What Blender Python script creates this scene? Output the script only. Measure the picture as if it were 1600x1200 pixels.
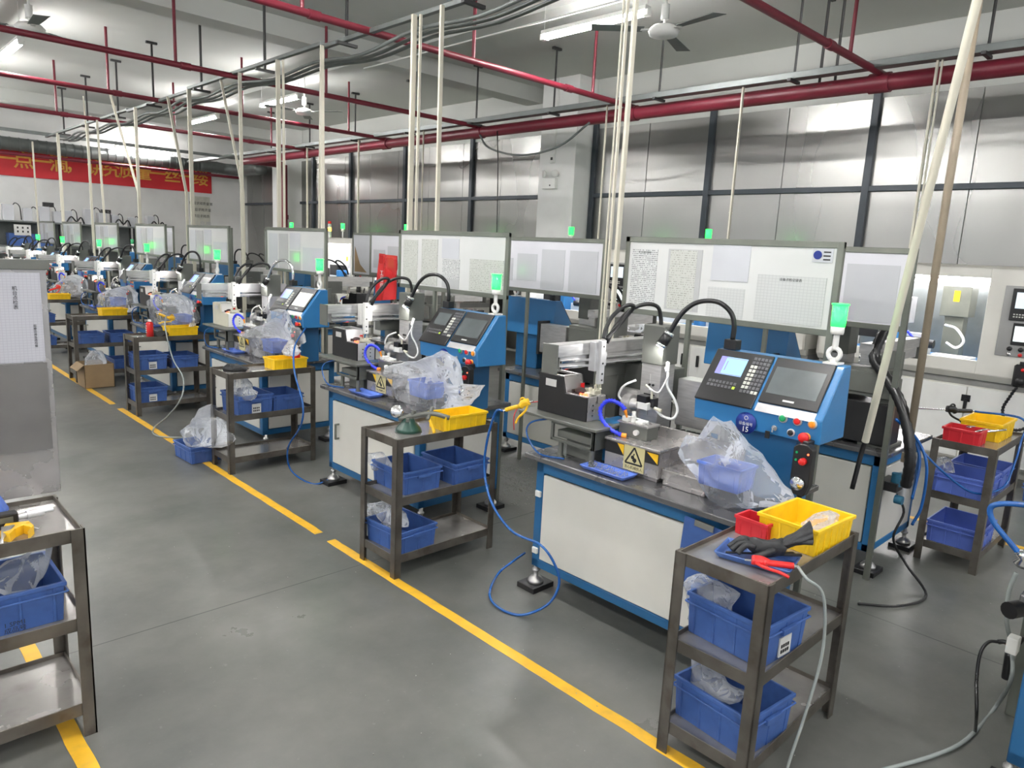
import bpy, bmesh, math, random
from mathutils import Vector, Matrix, noise
random.seed(7)
for _o in list(bpy.data.objects): bpy.data.objects.remove(_o)
SC = bpy.context.scene
COL = SC.collection
PI = math.pi

# ---------------------------------------------------------------- camera
CAMH = 1.70
FPX = 1117.31                      # focal length in pixels of the 1600 px wide frame
YAW, PITCH, ROLL = math.radians(44.248), math.radians(10.557), math.radians(2.898)
_ca, _sa, _cp, _sp = math.cos(YAW), math.sin(YAW), math.cos(PITCH), math.sin(PITCH)
FW = Vector((_sa*_cp, _ca*_cp, -_sp))
_r0 = Vector((_ca, -_sa, 0)); _u0 = _r0.cross(FW)
RT = _r0*math.cos(ROLL) + _u0*math.sin(ROLL)
UP = -_r0*math.sin(ROLL) + _u0*math.cos(ROLL)
cam_d = bpy.data.cameras.new('camera'); cam = bpy.data.objects.new('camera', cam_d)
COL.objects.link(cam); SC.camera = cam
cam_d.sensor_fit = 'HORIZONTAL'; cam_d.sensor_width = 36.0; cam_d.lens = 36.0*FPX/1600
cam_d.clip_start = .05; cam_d.clip_end = 100
_m = Matrix((RT, UP, -FW)).transposed().to_4x4(); _m.translation = Vector((0, 0, CAMH))
cam.matrix_world = _m

# ---------------------------------------------------------------- world, exposure
SC.view_settings.view_transform = 'Standard'; SC.view_settings.look = 'None'
SC.view_settings.gamma = 1.0; SC.view_settings.use_curve_mapping = False
SC.view_settings.exposure = 1.15
W = bpy.data.worlds.new('world'); SC.world = W; W.use_nodes = True
W.node_tree.nodes['Background'].inputs[0].default_value = (.8, .85, .9, 1)
W.node_tree.nodes['Background'].inputs[1].default_value = .42
TUBE_POWER = 85.0                  # emission strength of the fluorescent tubes

def ray(x, y): return RT*((x-800)/FPX) - UP*((y-600)/FPX) + FW
def px(x, y, X=None, Y=None, Z=None):
    """surveyed point: photo pixel + the known plane the thing stands in -> world metres"""
    d = ray(x, y); o = Vector((0, 0, CAMH))
    t = X/d.x if X is not None else (Y/d.y if Y is not None else (Z-CAMH)/d.z)
    return o + d*t

# ---------------------------------------------------------------- materials
def _nt(name):
    m = bpy.data.materials.new(name); m.use_nodes = True
    n = m.node_tree; return m, n, n.nodes['Principled BSDF']
def _n(n, t, **k):
    o = n.nodes.new(t)
    for a, b in k.items(): setattr(o, a, b)
    return o
def mat(name, col, rough=.5, metal=0., var=.12, scale=6., bump=0., bscale=40., emit=None, es=0., coat=0., rvar=.1, stretch=None, dirt=0., dcol=(.03,.025,.02)):
    m, n, p = _nt(name)
    tc = _n(n, 'ShaderNodeTexCoord'); mp = _n(n, 'ShaderNodeMapping')
    if stretch: mp.inputs['Scale'].default_value = stretch
    n.links.new(tc.outputs['Object'], mp.inputs[0])
    nz = _n(n, 'ShaderNodeTexNoise'); nz.inputs['Scale'].default_value = scale; nz.inputs['Detail'].default_value = 4
    n.links.new(mp.outputs[0], nz.inputs['Vector'])
    cr = _n(n, 'ShaderNodeValToRGB'); cr.color_ramp.elements[0].position = .3; cr.color_ramp.elements[1].position = .7
    a = [max(0, c*(1-var)) for c in col]; b = [min(1, c*(1+var)) for c in col]
    cr.color_ramp.elements[0].color = (*a, 1); cr.color_ramp.elements[1].color = (*b, 1)
    n.links.new(nz.outputs[0], cr.inputs[0]); out = cr.outputs[0]
    if dirt:
        n2 = _n(n, 'ShaderNodeTexNoise'); n2.inputs['Scale'].default_value = scale*1.7; n2.inputs['Detail'].default_value = 7
        n.links.new(tc.outputs['Object'], n2.inputs['Vector'])
        c2 = _n(n, 'ShaderNodeValToRGB'); c2.color_ramp.elements[0].position = .52; c2.color_ramp.elements[1].position = .75
        c2.color_ramp.elements[0].color = (0,0,0,1); c2.color_ramp.elements[1].color = (dirt,dirt,dirt,1)
        n.links.new(n2.outputs[0], c2.inputs[0])
        mx = _n(n, 'ShaderNodeMix', data_type='RGBA'); n.links.new(c2.outputs[0], mx.inputs[0]); n.links.new(out, mx.inputs[6])
        mx.inputs[7].default_value = (*dcol, 1); out = mx.outputs[2]
    n.links.new(out, p.inputs['Base Color'])
    mr = _n(n, 'ShaderNodeMapRange'); mr.inputs[3].default_value = max(.02, rough-rvar); mr.inputs[4].default_value = min(1, rough+rvar)
    n.links.new(nz.outputs[0], mr.inputs[0]); n.links.new(mr.outputs[0], p.inputs['Roughness'])
    p.inputs['Metallic'].default_value = metal
    if coat: p.inputs['Coat Weight'].default_value = coat
    if bump:
        nb = _n(n, 'ShaderNodeTexNoise'); nb.inputs['Scale'].default_value = bscale
        n.links.new(mp.outputs[0], nb.inputs['Vector'])
        bp = _n(n, 'ShaderNodeBump'); bp.inputs['Strength'].default_value = bump; bp.inputs['Distance'].default_value = .01
        n.links.new(nb.outputs[0], bp.inputs['Height']); n.links.new(bp.outputs[0], p.inputs['Normal'])
    if emit:
        p.inputs['Emission Color'].default_value = (*emit, 1); p.inputs['Emission Strength'].default_value = es
    return m
def film(name, col=(.9,.93,.97), opac=.13, rough=.16, bump=.35, bscale=5.):
    """thin crinkled plastic film: partly see-through, glossy"""
    m, n, p = _nt(name)
    p.inputs['Base Color'].default_value = (*col, 1); p.inputs['Roughness'].default_value = rough
    p.inputs['Specular IOR Level'].default_value = .7
    tc = _n(n, 'ShaderNodeTexCoord'); nz = _n(n, 'ShaderNodeTexNoise'); nz.inputs['Scale'].default_value = bscale
    nz.inputs['Detail'].default_value = 1.5; nz.inputs['Distortion'].default_value = .3
    vo = _n(n, 'ShaderNodeTexVoronoi', feature='DISTANCE_TO_EDGE'); vo.inputs['Scale'].default_value = bscale*.8
    n.links.new(tc.outputs['Object'], nz.inputs['Vector']); n.links.new(nz.outputs[1], vo.inputs['Vector'])
    ad = _n(n, 'ShaderNodeMath', operation='ADD'); n.links.new(nz.outputs[0], ad.inputs[0]); n.links.new(vo.outputs[0], ad.inputs[1])
    bp = _n(n, 'ShaderNodeBump'); bp.inputs['Strength'].default_value = bump; bp.inputs['Distance'].default_value = .03
    n.links.new(ad.outputs[0], bp.inputs['Height']); n.links.new(bp.outputs[0], p.inputs['Normal'])
    tr = _n(n, 'ShaderNodeBsdfTransparent'); mx = _n(n, 'ShaderNodeMixShader')
    fr = _n(n, 'ShaderNodeFresnel'); fr.inputs[0].default_value = 1.5; n.links.new(bp.outputs[0], fr.inputs['Normal'])
    mr = _n(n, 'ShaderNodeMath', operation='MULTIPLY_ADD'); mr.inputs[1].default_value = .65; mr.inputs[2].default_value = opac
    mr.use_clamp = True
    n.links.new(fr.outputs[0], mr.inputs[0]); n.links.new(mr.outputs[0], mx.inputs[0])
    n.links.new(tr.outputs[0], mx.inputs[1]); n.links.new(p.outputs[0], mx.inputs[2])
    n.links.new(mx.outputs[0], n.nodes['Material Output'].inputs[0])
    return m
def printed(name, base=(.6,.61,.6), ink=(.12,.12,.13), rows=95., thick=.42, dens=.47, grid=False, axis='YZ'):
    """sheet of paper printed with lines of writing or a ruled table (a flat pattern of the sheet itself)"""
    m, n, p = _nt(name)
    tc = _n(n, 'ShaderNodeTexCoord'); sp = _n(n, 'ShaderNodeSeparateXYZ'); n.links.new(tc.outputs['Object'], sp.inputs[0])
    hz = sp.outputs['XYZ'.index(axis[0])]; vz = sp.outputs[2]
    def mth(op, a, b=None):
        o = _n(n, 'ShaderNodeMath', operation=op)
        for i, q in enumerate((a, b)):
            if q is None: continue
            if isinstance(q, (int, float)): o.inputs[i].default_value = q
            else: n.links.new(q, o.inputs[i])
        return o.outputs[0]
    if grid:
        a = mth('LESS_THAN', mth('FRACT', mth('MULTIPLY', vz, rows)), .16)
        b = mth('LESS_THAN', mth('FRACT', mth('MULTIPLY', hz, rows*.8)), .14)
        fac = mth('MULTIPLY', mth('MAXIMUM', a, b), .22)
    else:
        row = mth('FLOOR', mth('MULTIPLY', vz, rows)); line = mth('LESS_THAN', mth('FRACT', mth('MULTIPLY', vz, rows)), thick)
        cb = _n(n, 'ShaderNodeCombineXYZ'); n.links.new(mth('MULTIPLY', hz, rows*1.6), cb.inputs[0]); n.links.new(mth('MULTIPLY', row, 7.3), cb.inputs[1])
        nz = _n(n, 'ShaderNodeTexNoise'); nz.inputs['Scale'].default_value = 1.; nz.inputs['Detail'].default_value = 2
        n.links.new(cb.outputs[0], nz.inputs['Vector'])
        fac = mth('MULTIPLY', mth('MULTIPLY', line, mth('GREATER_THAN', nz.outputs[0], dens)), .75)
    mx = _n(n, 'ShaderNodeMix', data_type='RGBA'); n.links.new(fac, mx.inputs[0])
    mx.inputs[6].default_value = (*base, 1); mx.inputs[7].default_value = (*ink, 1)
    n.links.new(mx.outputs[2], p.inputs['Base Color']); p.inputs['Roughness'].default_value = .25
    p.inputs['Coat Weight'].default_value = .3
    return m

M = dict(
 steel_dark = mat('dark_bare_steel', (.155,.14,.12), .4, .7, .3, 7, dirt=.6, dcol=(.06,.04,.025)),
 shelf = mat('shelf_sheet_steel', (.40,.385,.37), .24, .6, .15, 5, rvar=.12, dirt=.5, dcol=(.13,.11,.1)),
 table = mat('machine_table_steel', (.16,.16,.165), .28, .6, .2, 6, rvar=.12),
 steel = mat('brushed_steel', (.55,.54,.53), .33, .75, .12, 14, stretch=(1,1,8)),
 sheet = mat('polished_sheet_steel', (.46,.44,.43), .27, .7, .1, 8),
 alu = mat('anodised_aluminium', (.62,.62,.63), .35, .55, .08, 20),
 grey = mat('grey_painted_housing', (.13,.135,.12), .45, .15, .1, 8),
 blue = mat('blue_machine_paint', (.025,.17,.40), .38, 0, .08, 3, coat=.2),
 blue_d = mat('darker_blue_machine_paint', (.012,.105,.25), .4, 0, .1, 3, coat=.2),
 white = mat('cream_panel_paint', (.62,.61,.56), .4, 0, .05, 3, coat=.1),
 cream = mat('ivory_plastic', (.62,.60,.48), .5, 0, .06),
 wplast = mat('white_plastic', (.75,.75,.72), .4, 0, .04),
 black = mat('black_plastic', (.012,.012,.013), .35, 0, .2),
 blackm = mat('black_sheet_metal', (.016,.016,.017), .4, .1, .2),
 rubber = mat('black_rubber_hose', (.01,.01,.011), .3, 0, .2),
 blue_bin = mat('blue_crate_plastic', (.05,.115,.34), .42, 0, .15, 9, dirt=.4, dcol=(.02,.03,.07)),
 lblue = mat('light_blue_plastic', (.11,.20,.62), .35, 0, .1),
 yellow_bin = mat('yellow_crate_plastic', (.88,.56,.012), .38, 0, .05, 9, dirt=.3, dcol=(.4,.25,.02)),
 red_bin = mat('red_crate_plastic', (.55,.02,.03), .4, 0, .1),
 green_bin = mat('green_crate_plastic', (.02,.28,.10), .4, 0, .1),
 red = mat('red_plastic', (.62,.015,.015), .3),
 yellow = mat('yellow_plastic', (.85,.5,.02), .3),
 orange = mat('orange_plastic', (.85,.28,.02), .35),
 green = mat('green_button_plastic', (.01,.35,.12), .3),
 bluehose = mat('blue_air_hose', (.01,.085,.30), .25),
 clearhose = mat('grey_clear_hose', (.30,.33,.32), .2),
 whitehose = mat('white_silicone_hose', (.72,.72,.70), .3),
 bluelink = mat('blue_segmented_hose', (.03,.05,.75), .3),
 cond = mat('cream_cable_trunking', (.60,.57,.47), .5, 0, .08, 3),
 brownpipe = mat('stained_plastic_pipe', (.27,.22,.16), .5, 0, .15, 5),
 galv = mat('galvanised_tray', (.17,.185,.18), .45, .5, .15, 6),
 dkangle = mat('dark_angle_iron', (.055,.055,.055), .5, .3, .2),
 redpipe = mat('red_pipe_paint', (.165,.014,.028), .4, 0, .12, 4),
 frame = mat('board_frame_steel', (.20,.21,.18), .38, .6, .15, 5),
 board = mat('glossy_white_board', (.62,.625,.61), .12, 0, .04, 3, coat=.5),
 boardw = mat('white_board_back', (.68,.68,.72), .2, 0, .04, 3, coat=.3),
 ghost = mat('paper_seen_through_board', (.53,.54,.57), .2, 0, .05, 3, coat=.3),
 brown = mat('brown_cardboard', (.28,.19,.10), .7, 0, .12),
 paper_b = mat('blank_grey_sheet', (.45,.45,.45), .2, 0, .05, coat=.4),
 text = printed('printed_lines_paper'),
 text2 = printed('faint_printed_paper', (.52,.53,.49), (.27,.27,.24), 85., .4, .52),
 form = printed('ruled_form_paper', (.55,.56,.55), (.2,.2,.22), 70., grid=True),
 gridp = printed('ruled_record_sheet', (.46,.46,.50), (.2,.2,.24), 110., grid=True, axis='XZ'),
 film = film('clear_plastic_film'),
 film2 = film('milky_plastic_film', (.85,.88,.92), .22, .2, .4, 7.),
 leather = mat('black_glove_fabric', (.022,.023,.025), .6, 0, .3, 20, bump=.3),
 cloth_red = mat('red_glossy_sheet', (.52,.02,.02), .3, 0, .15, 4, bump=.4, bscale=12),
 screen_off = mat('dark_glass_screen', (.11,.125,.13), .2, 0, .2, 4, coat=.6),  # lifted grey puts the hazy reflection on the glass into the colour
 screen_lit = mat('lit_blue_screen', (.1,.2,.4), .3, emit=(.30,.62,1.), es=.62),
 screen_side = mat('lit_violet_screen', (.1,.1,.3), .3, emit=(.28,.27,.85), es=.5),
 screen_pale = mat('lit_pale_screen', (.3,.3,.2), .3, emit=(.75,.78,.60), es=.5),
 led_green = mat('lit_green_lens', (.05,.5,.2), .3, emit=(.008,1.,.03), es=3.6),
 led_core = mat('lit_green_lens_core', (.2,.8,.6), .3, emit=(.12,1.,.5), es=3.),
 led_red = mat('lit_red_indicator', (.6,.05,.02), .3, emit=(1.,.08,.03), es=3.),
 led_amber = mat('lit_amber_lens', (.8,.4,.05), .3, emit=(1.,.45,.05), es=3.),
 tube = mat('lit_fluorescent_tube', (.9,.9,.9), .3, emit=(1.,.98,.97), es=TUBE_POWER),
 strip = mat('lit_work_light', (.9,.9,.9), .3, emit=(1.,.97,1.), es=11.),
 worklamp = mat('lit_lamp_lens', (.9,.9,.9), .3, emit=(1.,.97,.95), es=110.),
 key = mat('grey_keys', (.10,.10,.11), .4), keyw = mat('pale_keys', (.55,.55,.5), .4), keyg = mat('lime_key', (.45,.65,.05), .4),
 chrome = mat('chrome', (.75,.75,.76), .12, 1., .03), navy = mat('navy_blue_tag', (.01,.03,.22), .35),
 pale = mat('pale_label', (.6,.6,.58), .5), ink = mat('black_ink', (.012,.012,.012), .5), gold = mat('gold_lettering', (.75,.38,.06), .45),
 banner = mat('red_banner_cloth', (.60,.022,.03), .5, 0, .06, 2), signy = mat('faded_warning_sheet', (.55,.49,.25), .4, 0, .06),
 chips = mat('metal_chips', (.5,.48,.45), .3, .8, .5, 300, bump=1., bscale=300), rblue = mat('periwinkle_crate_plastic', (.09,.15,.50), .42, 0, .1, 9), teal = mat('teal_air_unit', (.02,.13,.22), .4),
)

# ---------------------------------------------------------------- geometry
class G:
    def __init__(s): s.v = []; s.f = []; s.s = []; s.i = []; s.m = 0
    def add(s, vs, fs, smooth=False):
        b = len(s.v); s.v += [Vector(v) for v in vs]
        for f in fs: s.f.append([b+i for i in f]); s.s.append(smooth); s.i.append(s.m)
        return s
    def box(s, x0, x1, y0, y1, z0, z1):
        if x0 > x1: x0, x1 = x1, x0
        if y0 > y1: y0, y1 = y1, y0
        if z0 > z1: z0, z1 = z1, z0
        v = [(x, y, z) for z in (z0, z1) for y in (y0, y1) for x in (x0, x1)]
        return s.add(v, [(0,2,3,1), (4,5,7,6), (0,1,5,4), (2,6,7,3), (0,4,6,2), (1,3,7,5)])
    def bar(s, p, q, w, h=None, up=(0,0,1)):
        h = h or w; p, q = Vector(p), Vector(q); d = (q-p).normalized(); u = Vector(up)
        if abs(d.dot(u)) > .95: u = Vector((1,0,0))
        a = d.cross(u).normalized(); b = a.cross(d)
        v = [c + a*(i*w/2) + b*(j*h/2) for c in (p, q) for j in (-1, 1) for i in (-1, 1)]
        return s.add(v, [(0,1,3,2), (4,6,7,5), (0,4,5,1), (2,3,7,6), (0,2,6,4), (1,5,7,3)])
    def prism(s, poly, ax, a, b):
        """polygon in the plane across axis ax, extruded from a to b"""
        def P(u, w, t): return {0:(t,u,w), 1:(u,t,w), 2:(u,w,t)}[ax]
        n = len(poly); v = [P(u, w, a) for u, w in poly] + [P(u, w, b) for u, w in poly]
        return s.add(v, [tuple(range(n))[::-1], tuple(range(n, 2*n))] + [(i, (i+1) % n, n+(i+1) % n, n+i) for i in range(n)])
    def cyl(s, p, q, r, r2=None, n=12, cap=True):
        p, q = Vector(p), Vector(q); r2 = r if r2 is None else r2; d = (q-p).normalized()
        u = Vector((0,0,1)) if abs(d.z) < .9 else Vector((1,0,0)); a = d.cross(u).normalized(); b = d.cross(a)
        c = [(math.cos(2*PI*i/n), math.sin(2*PI*i/n)) for i in range(n)]
        s.add([p+(a*x+b*y)*r for x, y in c] + [q+(a*x+b*y)*r2 for x, y in c], [(i, (i+1) % n, n+(i+1) % n, n+i) for i in range(n)], True)
        if cap:
            s.add([p+(a*x+b*y)*r for x, y in c], [tuple(range(n))]); s.add([q+(a*x+b*y)*r2 for x, y in c], [tuple(range(n))[::-1]])
        return s
    def lathe(s, o, prof, n=16, axis=(0,0,1)):
        """prof = (radius, distance along the axis) from o"""
        o = Vector(o); d = Vector(axis).normalized(); u = Vector((0,0,1)) if abs(d.z) < .9 else Vector((1,0,0)); a = d.cross(u).normalized(); b = d.cross(a)
        v = [o + d*t + (a*math.cos(2*PI*i/n) + b*math.sin(2*PI*i/n))*r for r, t in prof for i in range(n)]
        k = len(prof)
        f = [(j*n+i, j*n+(i+1) % n, (j+1)*n+(i+1) % n, (j+1)*n+i) for j in range(k-1) for i in range(n)]
        return s.add(v, f + [tuple(range(n))[::-1], tuple(range((k-1)*n, k*n))], True)
    def tube(s, pts, r, n=8, sub=6, wob=0):
        pts = [Vector(p) for p in pts]
        if sub > 1 and len(pts) > 2:
            o = []; q = [2*pts[0]-pts[1]] + pts + [2*pts[-1]-pts[-2]]
            for i in range(1, len(q)-2):
                for k in range(sub):
                    t = k/sub; p0, p1, p2, p3 = q[i-1:i+3]
                    o.append(.5*((2*p1) + (p2-p0)*t + (2*p0-5*p1+4*p2-p3)*t*t + (3*p1-p0-3*p2+p3)*t**3))
            pts = o + [pts[-1]]
        d = (pts[1]-pts[0]).normalized(); u = Vector((0,0,1)) if abs(d.z) < .9 else Vector((1,0,0)); a = d.cross(u).normalized()
        v = []
        for i, p in enumerate(pts):
            d = (pts[min(i+1, len(pts)-1)] - pts[max(i-1, 0)]).normalized()
            a = (a - d*a.dot(d)).normalized(); b = d.cross(a); rr = r*(1+(wob if i % 2 else -wob))
            v += [p + (a*math.cos(2*PI*k/n) + b*math.sin(2*PI*k/n))*rr for k in range(n)]
        m = len(pts)
        f = [(j*n+i, j*n+(i+1) % n, (j+1)*n+(i+1) % n, (j+1)*n+i) for j in range(m-1) for i in range(n)]
        return s.add(v, f + [tuple(range(n))[::-1], tuple(range((m-1)*n, m*n))], True)
    def ring(s, c, R, r, axis=(0,1,0), n=16, k=6):
        c = Vector(c); d = Vector(axis).normalized(); u = Vector((0,0,1)) if abs(d.z) < .9 else Vector((1,0,0)); a = d.cross(u).normalized(); b = d.cross(a)
        v = []
        for i in range(n):
            t = 2*PI*i/n; e = a*math.cos(t)+b*math.sin(t)
            v += [c + e*(R+r*math.cos(2*PI*j/k)) + d*(r*math.sin(2*PI*j/k)) for j in range(k)]
        return s.add(v, [(i*k+j, i*k+(j+1) % k, ((i+1) % n)*k+(j+1) % k, ((i+1) % n)*k+j) for i in range(n) for j in range(k)], True)
    def xf(s, mtx, start=0):
        for i in range(start, len(s.v)): s.v[i] = mtx @ s.v[i]
        return s
    def build(s, name, mats, parent=None, bevel=0., origin=None):
        me = bpy.data.meshes.new(name)
        if not isinstance(mats, (list, tuple)): mats = [mats]
        if origin is None:
            if parent is not None: origin = parent['_o'] if '_o' in parent else (0,0,0)
            else:
                xs = [v.x for v in s.v]; ys = [v.y for v in s.v]; zs = [v.z for v in s.v]
                origin = ((min(xs)+max(xs))/2, (min(ys)+max(ys))/2, min(zs))
        O = Vector(origin)
        me.from_pydata([tuple(v-O) for v in s.v], [], s.f)
        for m in mats: me.materials.append(M[m] if isinstance(m, str) else m)
        me.polygons.foreach_set('use_smooth', s.s); me.polygons.foreach_set('material_index', s.i)
        bm = bmesh.new(); bm.from_mesh(me)
        bmesh.ops.recalc_face_normals(bm, faces=bm.faces)
        if bevel:
            es = [e for e in bm.edges if len(e.link_faces) == 2 and not (e.link_faces[0].smooth and e.link_faces[1].smooth) and e.calc_face_angle(0) > .6]
            if es: bmesh.ops.bevel(bm, geom=es, offset=bevel, segments=1, affect='EDGES', clamp_overlap=True)
        bm.to_mesh(me); bm.free(); me.update()
        o = bpy.data.objects.new(name, me); COL.objects.link(o)
        if parent is not None: o.parent = parent
        else: o.location = O
        o['_o'] = tuple(O)
        return o
def tag(o, label=None, cat=None, group=None, kind=None):
    if label: o['label'] = label
    if cat: o['category'] = cat
    if group: o['group'] = group
    if kind: o['kind'] = kind
    return o
def empty(name, loc):
    o = bpy.data.objects.new(name, None); COL.objects.link(o); o.location = loc; o.empty_display_size = .1
    o['_o'] = tuple(loc); return o
def copy_tree(o, parent=None):
    c = o.copy(); COL.objects.link(c)
    if parent is not None: c.parent = parent
    for ch in o.children: copy_tree(ch, c)
    return c
def place(proto, loc, rz, label, group=None):
    c = copy_tree(proto); c.location = loc; c.rotation_euler = (0, 0, rz); c['label'] = label
    if group: c['group'] = group
    return c
def struct(o, label=None): return tag(o, label, kind='structure')
def letters(name, body, size, mtx, mt, parent=None, depth=.0006, bold=0.):
    """writing as flat raised letters; mtx maps the text plane (x right, y up) into the world"""
    cu = bpy.data.curves.new('t', 'FONT'); cu.body = body; cu.size = size; cu.extrude = depth; cu.offset = bold
    cu.align_x = 'CENTER'; cu.align_y = 'CENTER'; cu.resolution_u = 2
    to = bpy.data.objects.new('t', cu); COL.objects.link(to)
    dg = bpy.context.evaluated_depsgraph_get(); me = bpy.data.meshes.new_from_object(to.evaluated_get(dg))
    bpy.data.objects.remove(to)
    me.transform(mtx); O = Vector(parent['_o']) if parent is not None else Vector((0,0,0))
    me.transform(Matrix.Translation(-O)); me.materials.clear(); me.materials.append(M[mt]); me.name = name
    o = bpy.data.objects.new(name, me); COL.objects.link(o); o['_o'] = tuple(O)
    if parent is not None: o.parent = parent
    return o
def plane_m(c, right, up):
    r = Vector(right).normalized(); u = Vector(up).normalized(); n = r.cross(u)
    m = Matrix((r, u, n)).transposed().to_4x4(); m.translation = Vector(c); return m
def pillow(outline, c3, ax_u, ax_v, depth, seed=0, N=56, rings=10, crump=.012, freq=9., smooth=False):
    """closed, inflated, creased bag: outline (u,v) in metres around c3, bulging both ways along u x v"""
    g = G(); U = Vector(ax_u); V = Vector(ax_v); Wn = U.cross(V)
    pts = [Vector(p) for p in outline]; L = [0]
    for i in range(len(pts)): L.append(L[-1] + (pts[(i+1) % len(pts)]-pts[i]).length)
    per = []
    for k in range(N):
        t = L[-1]*k/N; i = max(j for j in range(len(pts)) if L[j] <= t); f = (t-L[i])/max(1e-6, L[i+1]-L[i]); per.append(pts[i].lerp(pts[(i+1) % len(pts)], f))
    cen = sum(per, Vector((0,0)))/N; c3 = Vector(c3)
    def P(p, d):
        q = c3 + U*p.x + V*p.y + Wn*d
        nv = noise.noise_vector(q*freq + Vector((seed*3.1, 0, 0))); n2 = noise.noise_vector(q*freq*2.7 + Vector((seed, 5, 0)))
        rg = 1-abs(noise.noise(q*freq*.9+Vector((0, seed, 2))))*3.2
        return q + (nv*1.0 + n2*.25)*crump + Wn*(rg*crump*1.3*(1 if d >= 0 else -1))
    vs = [P(p, 0) for p in per]; fs = []; lay = [list(range(N))]; lay2 = [list(range(N))]
    for side, ly in ((1, lay), (-1, lay2)):
        for r in range(1, rings):
            t = r/rings; e = 1-t; d = depth*math.sqrt(1-e*e)*side; b = len(vs)
            vs += [P(cen.lerp(p, e), d) for p in per]; ly.append(list(range(b, b+N)))
        vs.append(P(cen, depth*side)); c = len(vs)-1
        for r in range(rings-1):
            A, B = ly[r], ly[r+1]
            for i in range(N):
                j = (i+1) % N; fs.append((A[i], A[j], B[j], B[i]) if side > 0 else (A[i], B[i], B[j], A[j]))
        A = ly[-1]
        for i in range(N): fs.append((A[i], A[(i+1) % N], c) if side > 0 else (A[i], c, A[(i+1) % N]))
    return g.add(vs, fs, smooth)
# ================================================================ the building
WX, FY, NY, LX, CZ = 8.5, 19.5, -6.0, -8.0, 4.22
def floor_mat():
    m, n, p = _nt('grey_green_epoxy_floor')
    tc = _n(n, 'ShaderNodeTexCoord'); nz = _n(n, 'ShaderNodeTexNoise'); nz.inputs['Scale'].default_value = 1.1; nz.inputs['Detail'].default_value = 9; nz.inputs['Roughness'].default_value = .62
    n.links.new(tc.outputs['Object'], nz.inputs['Vector'])
    cr = _n(n, 'ShaderNodeValToRGB'); e = cr.color_ramp.elements
    e[0].position = .34; e[0].color = (.082,.088,.080,1); e[1].position = .66; e[1].color = (.172,.171,.158,1)
    n.links.new(nz.outputs[0], cr.inputs[0])
    # fine light scratches and specks
    n2 = _n(n, 'ShaderNodeTexNoise'); n2.inputs['Scale'].default_value = 38; n2.inputs['Detail'].default_value = 6
    n.links.new(tc.outputs['Object'], n2.inputs['Vector'])
    c2 = _n(n, 'ShaderNodeValToRGB'); c2.color_ramp.elements[0].position = .66; c2.color_ramp.elements[1].position = .76
    c2.color_ramp.elements[0].color = (0,0,0,1); c2.color_ramp.elements[1].color = (.35,.35,.35,1); n.links.new(n2.outputs[0], c2.inputs[0])
    mx = _n(n, 'ShaderNodeMix', data_type='RGBA'); n.links.new(c2.outputs[0], mx.inputs[0]); n.links.new(cr.outputs[0], mx.inputs[6]); mx.inputs[7].default_value = (.26,.26,.25,1)
    # saw-cut joints
    sp = _n(n, 'ShaderNodeSeparateXYZ'); n.links.new(tc.outputs['Object'], sp.inputs[0])
    def joint(out, off):
        a = _n(n, 'ShaderNodeMath', operation='SUBTRACT'); n.links.new(out, a.inputs[0]); a.inputs[1].default_value = off
        b = _n(n, 'ShaderNodeMath', operation='PINGPONG'); n.links.new(a.outputs[0], b.inputs[0]); b.inputs[1].default_value = 2.75
        c = _n(n, 'ShaderNodeMath', operation='LESS_THAN'); n.links.new(b.outputs[0], c.inputs[0]); c.inputs[1].default_value = .0035
        return c.outputs[0]
    mm = _n(n, 'ShaderNodeMath', operation='MAXIMUM'); n.links.new(joint(sp.outputs[1], 3.11), mm.inputs[0]); n.links.new(joint(sp.outputs[0], 3.64), mm.inputs[1])
    m3 = _n(n, 'ShaderNodeMix', data_type='RGBA'); n.links.new(mm.outputs[0], m3.inputs[0]); n.links.new(mx.outputs[2], m3.inputs[6]); m3.inputs[7].default_value = (.04,.043,.04,1)
    n.links.new(m3.outputs[2], p.inputs['Base Color'])
    mr = _n(n, 'ShaderNodeMapRange'); mr.inputs[3].default_value = .42; mr.inputs[4].default_value = .2
    n.links.new(nz.outputs[0], mr.inputs[0]); n.links.new(mr.outputs[0], p.inputs['Roughness'])
    return m
def wallmetal():
    m, n, p = _nt('brushed_stainless_cladding')
    tc = _n(n, 'ShaderNodeTexCoord'); nz = _n(n, 'ShaderNodeTexNoise'); nz.inputs['Scale'].default_value = .8; nz.inputs['Detail'].default_value = 2
    mp = _n(n, 'ShaderNodeMapping'); mp.inputs['Scale'].default_value = (1, 1, .45)
    n.links.new(tc.outputs['Object'], mp.inputs[0]); n.links.new(mp.outputs[0], nz.inputs['Vector'])
    cr = _n(n, 'ShaderNodeValToRGB'); cr.color_ramp.interpolation = 'EASE'; cr.color_ramp.elements[0].position = .2; cr.color_ramp.elements[0].color = (.27,.27,.26,1); cr.color_ramp.elements[1].position = .8; cr.color_ramp.elements[1].color = (.36,.357,.34,1)
    n.links.new(nz.outputs[0], cr.inputs[0]); n.links.new(cr.outputs[0], p.inputs['Base Color'])
    mr = _n(n, 'ShaderNodeMapRange'); mr.inputs[1].default_value = .1; mr.inputs[2].default_value = .9; mr.inputs[3].default_value = .24; mr.inputs[4].default_value = .33
    n.links.new(nz.outputs[0], mr.inputs[0]); n.links.new(mr.outputs[0], p.inputs['Roughness'])
    p.inputs['Metallic'].default_value = .9
    return m
M['floor'] = floor_mat(); M['clad'] = wallmetal()
M['paint'] = mat('white_wall_paint', (.78,.78,.76), .7, 0, .05, 1.5, dirt=.1, dcol=(.35,.34,.32))
M['ceil'] = mat('grey_white_ceiling_paint', (.55,.56,.53), .8, 0, .05, .8)
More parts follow.
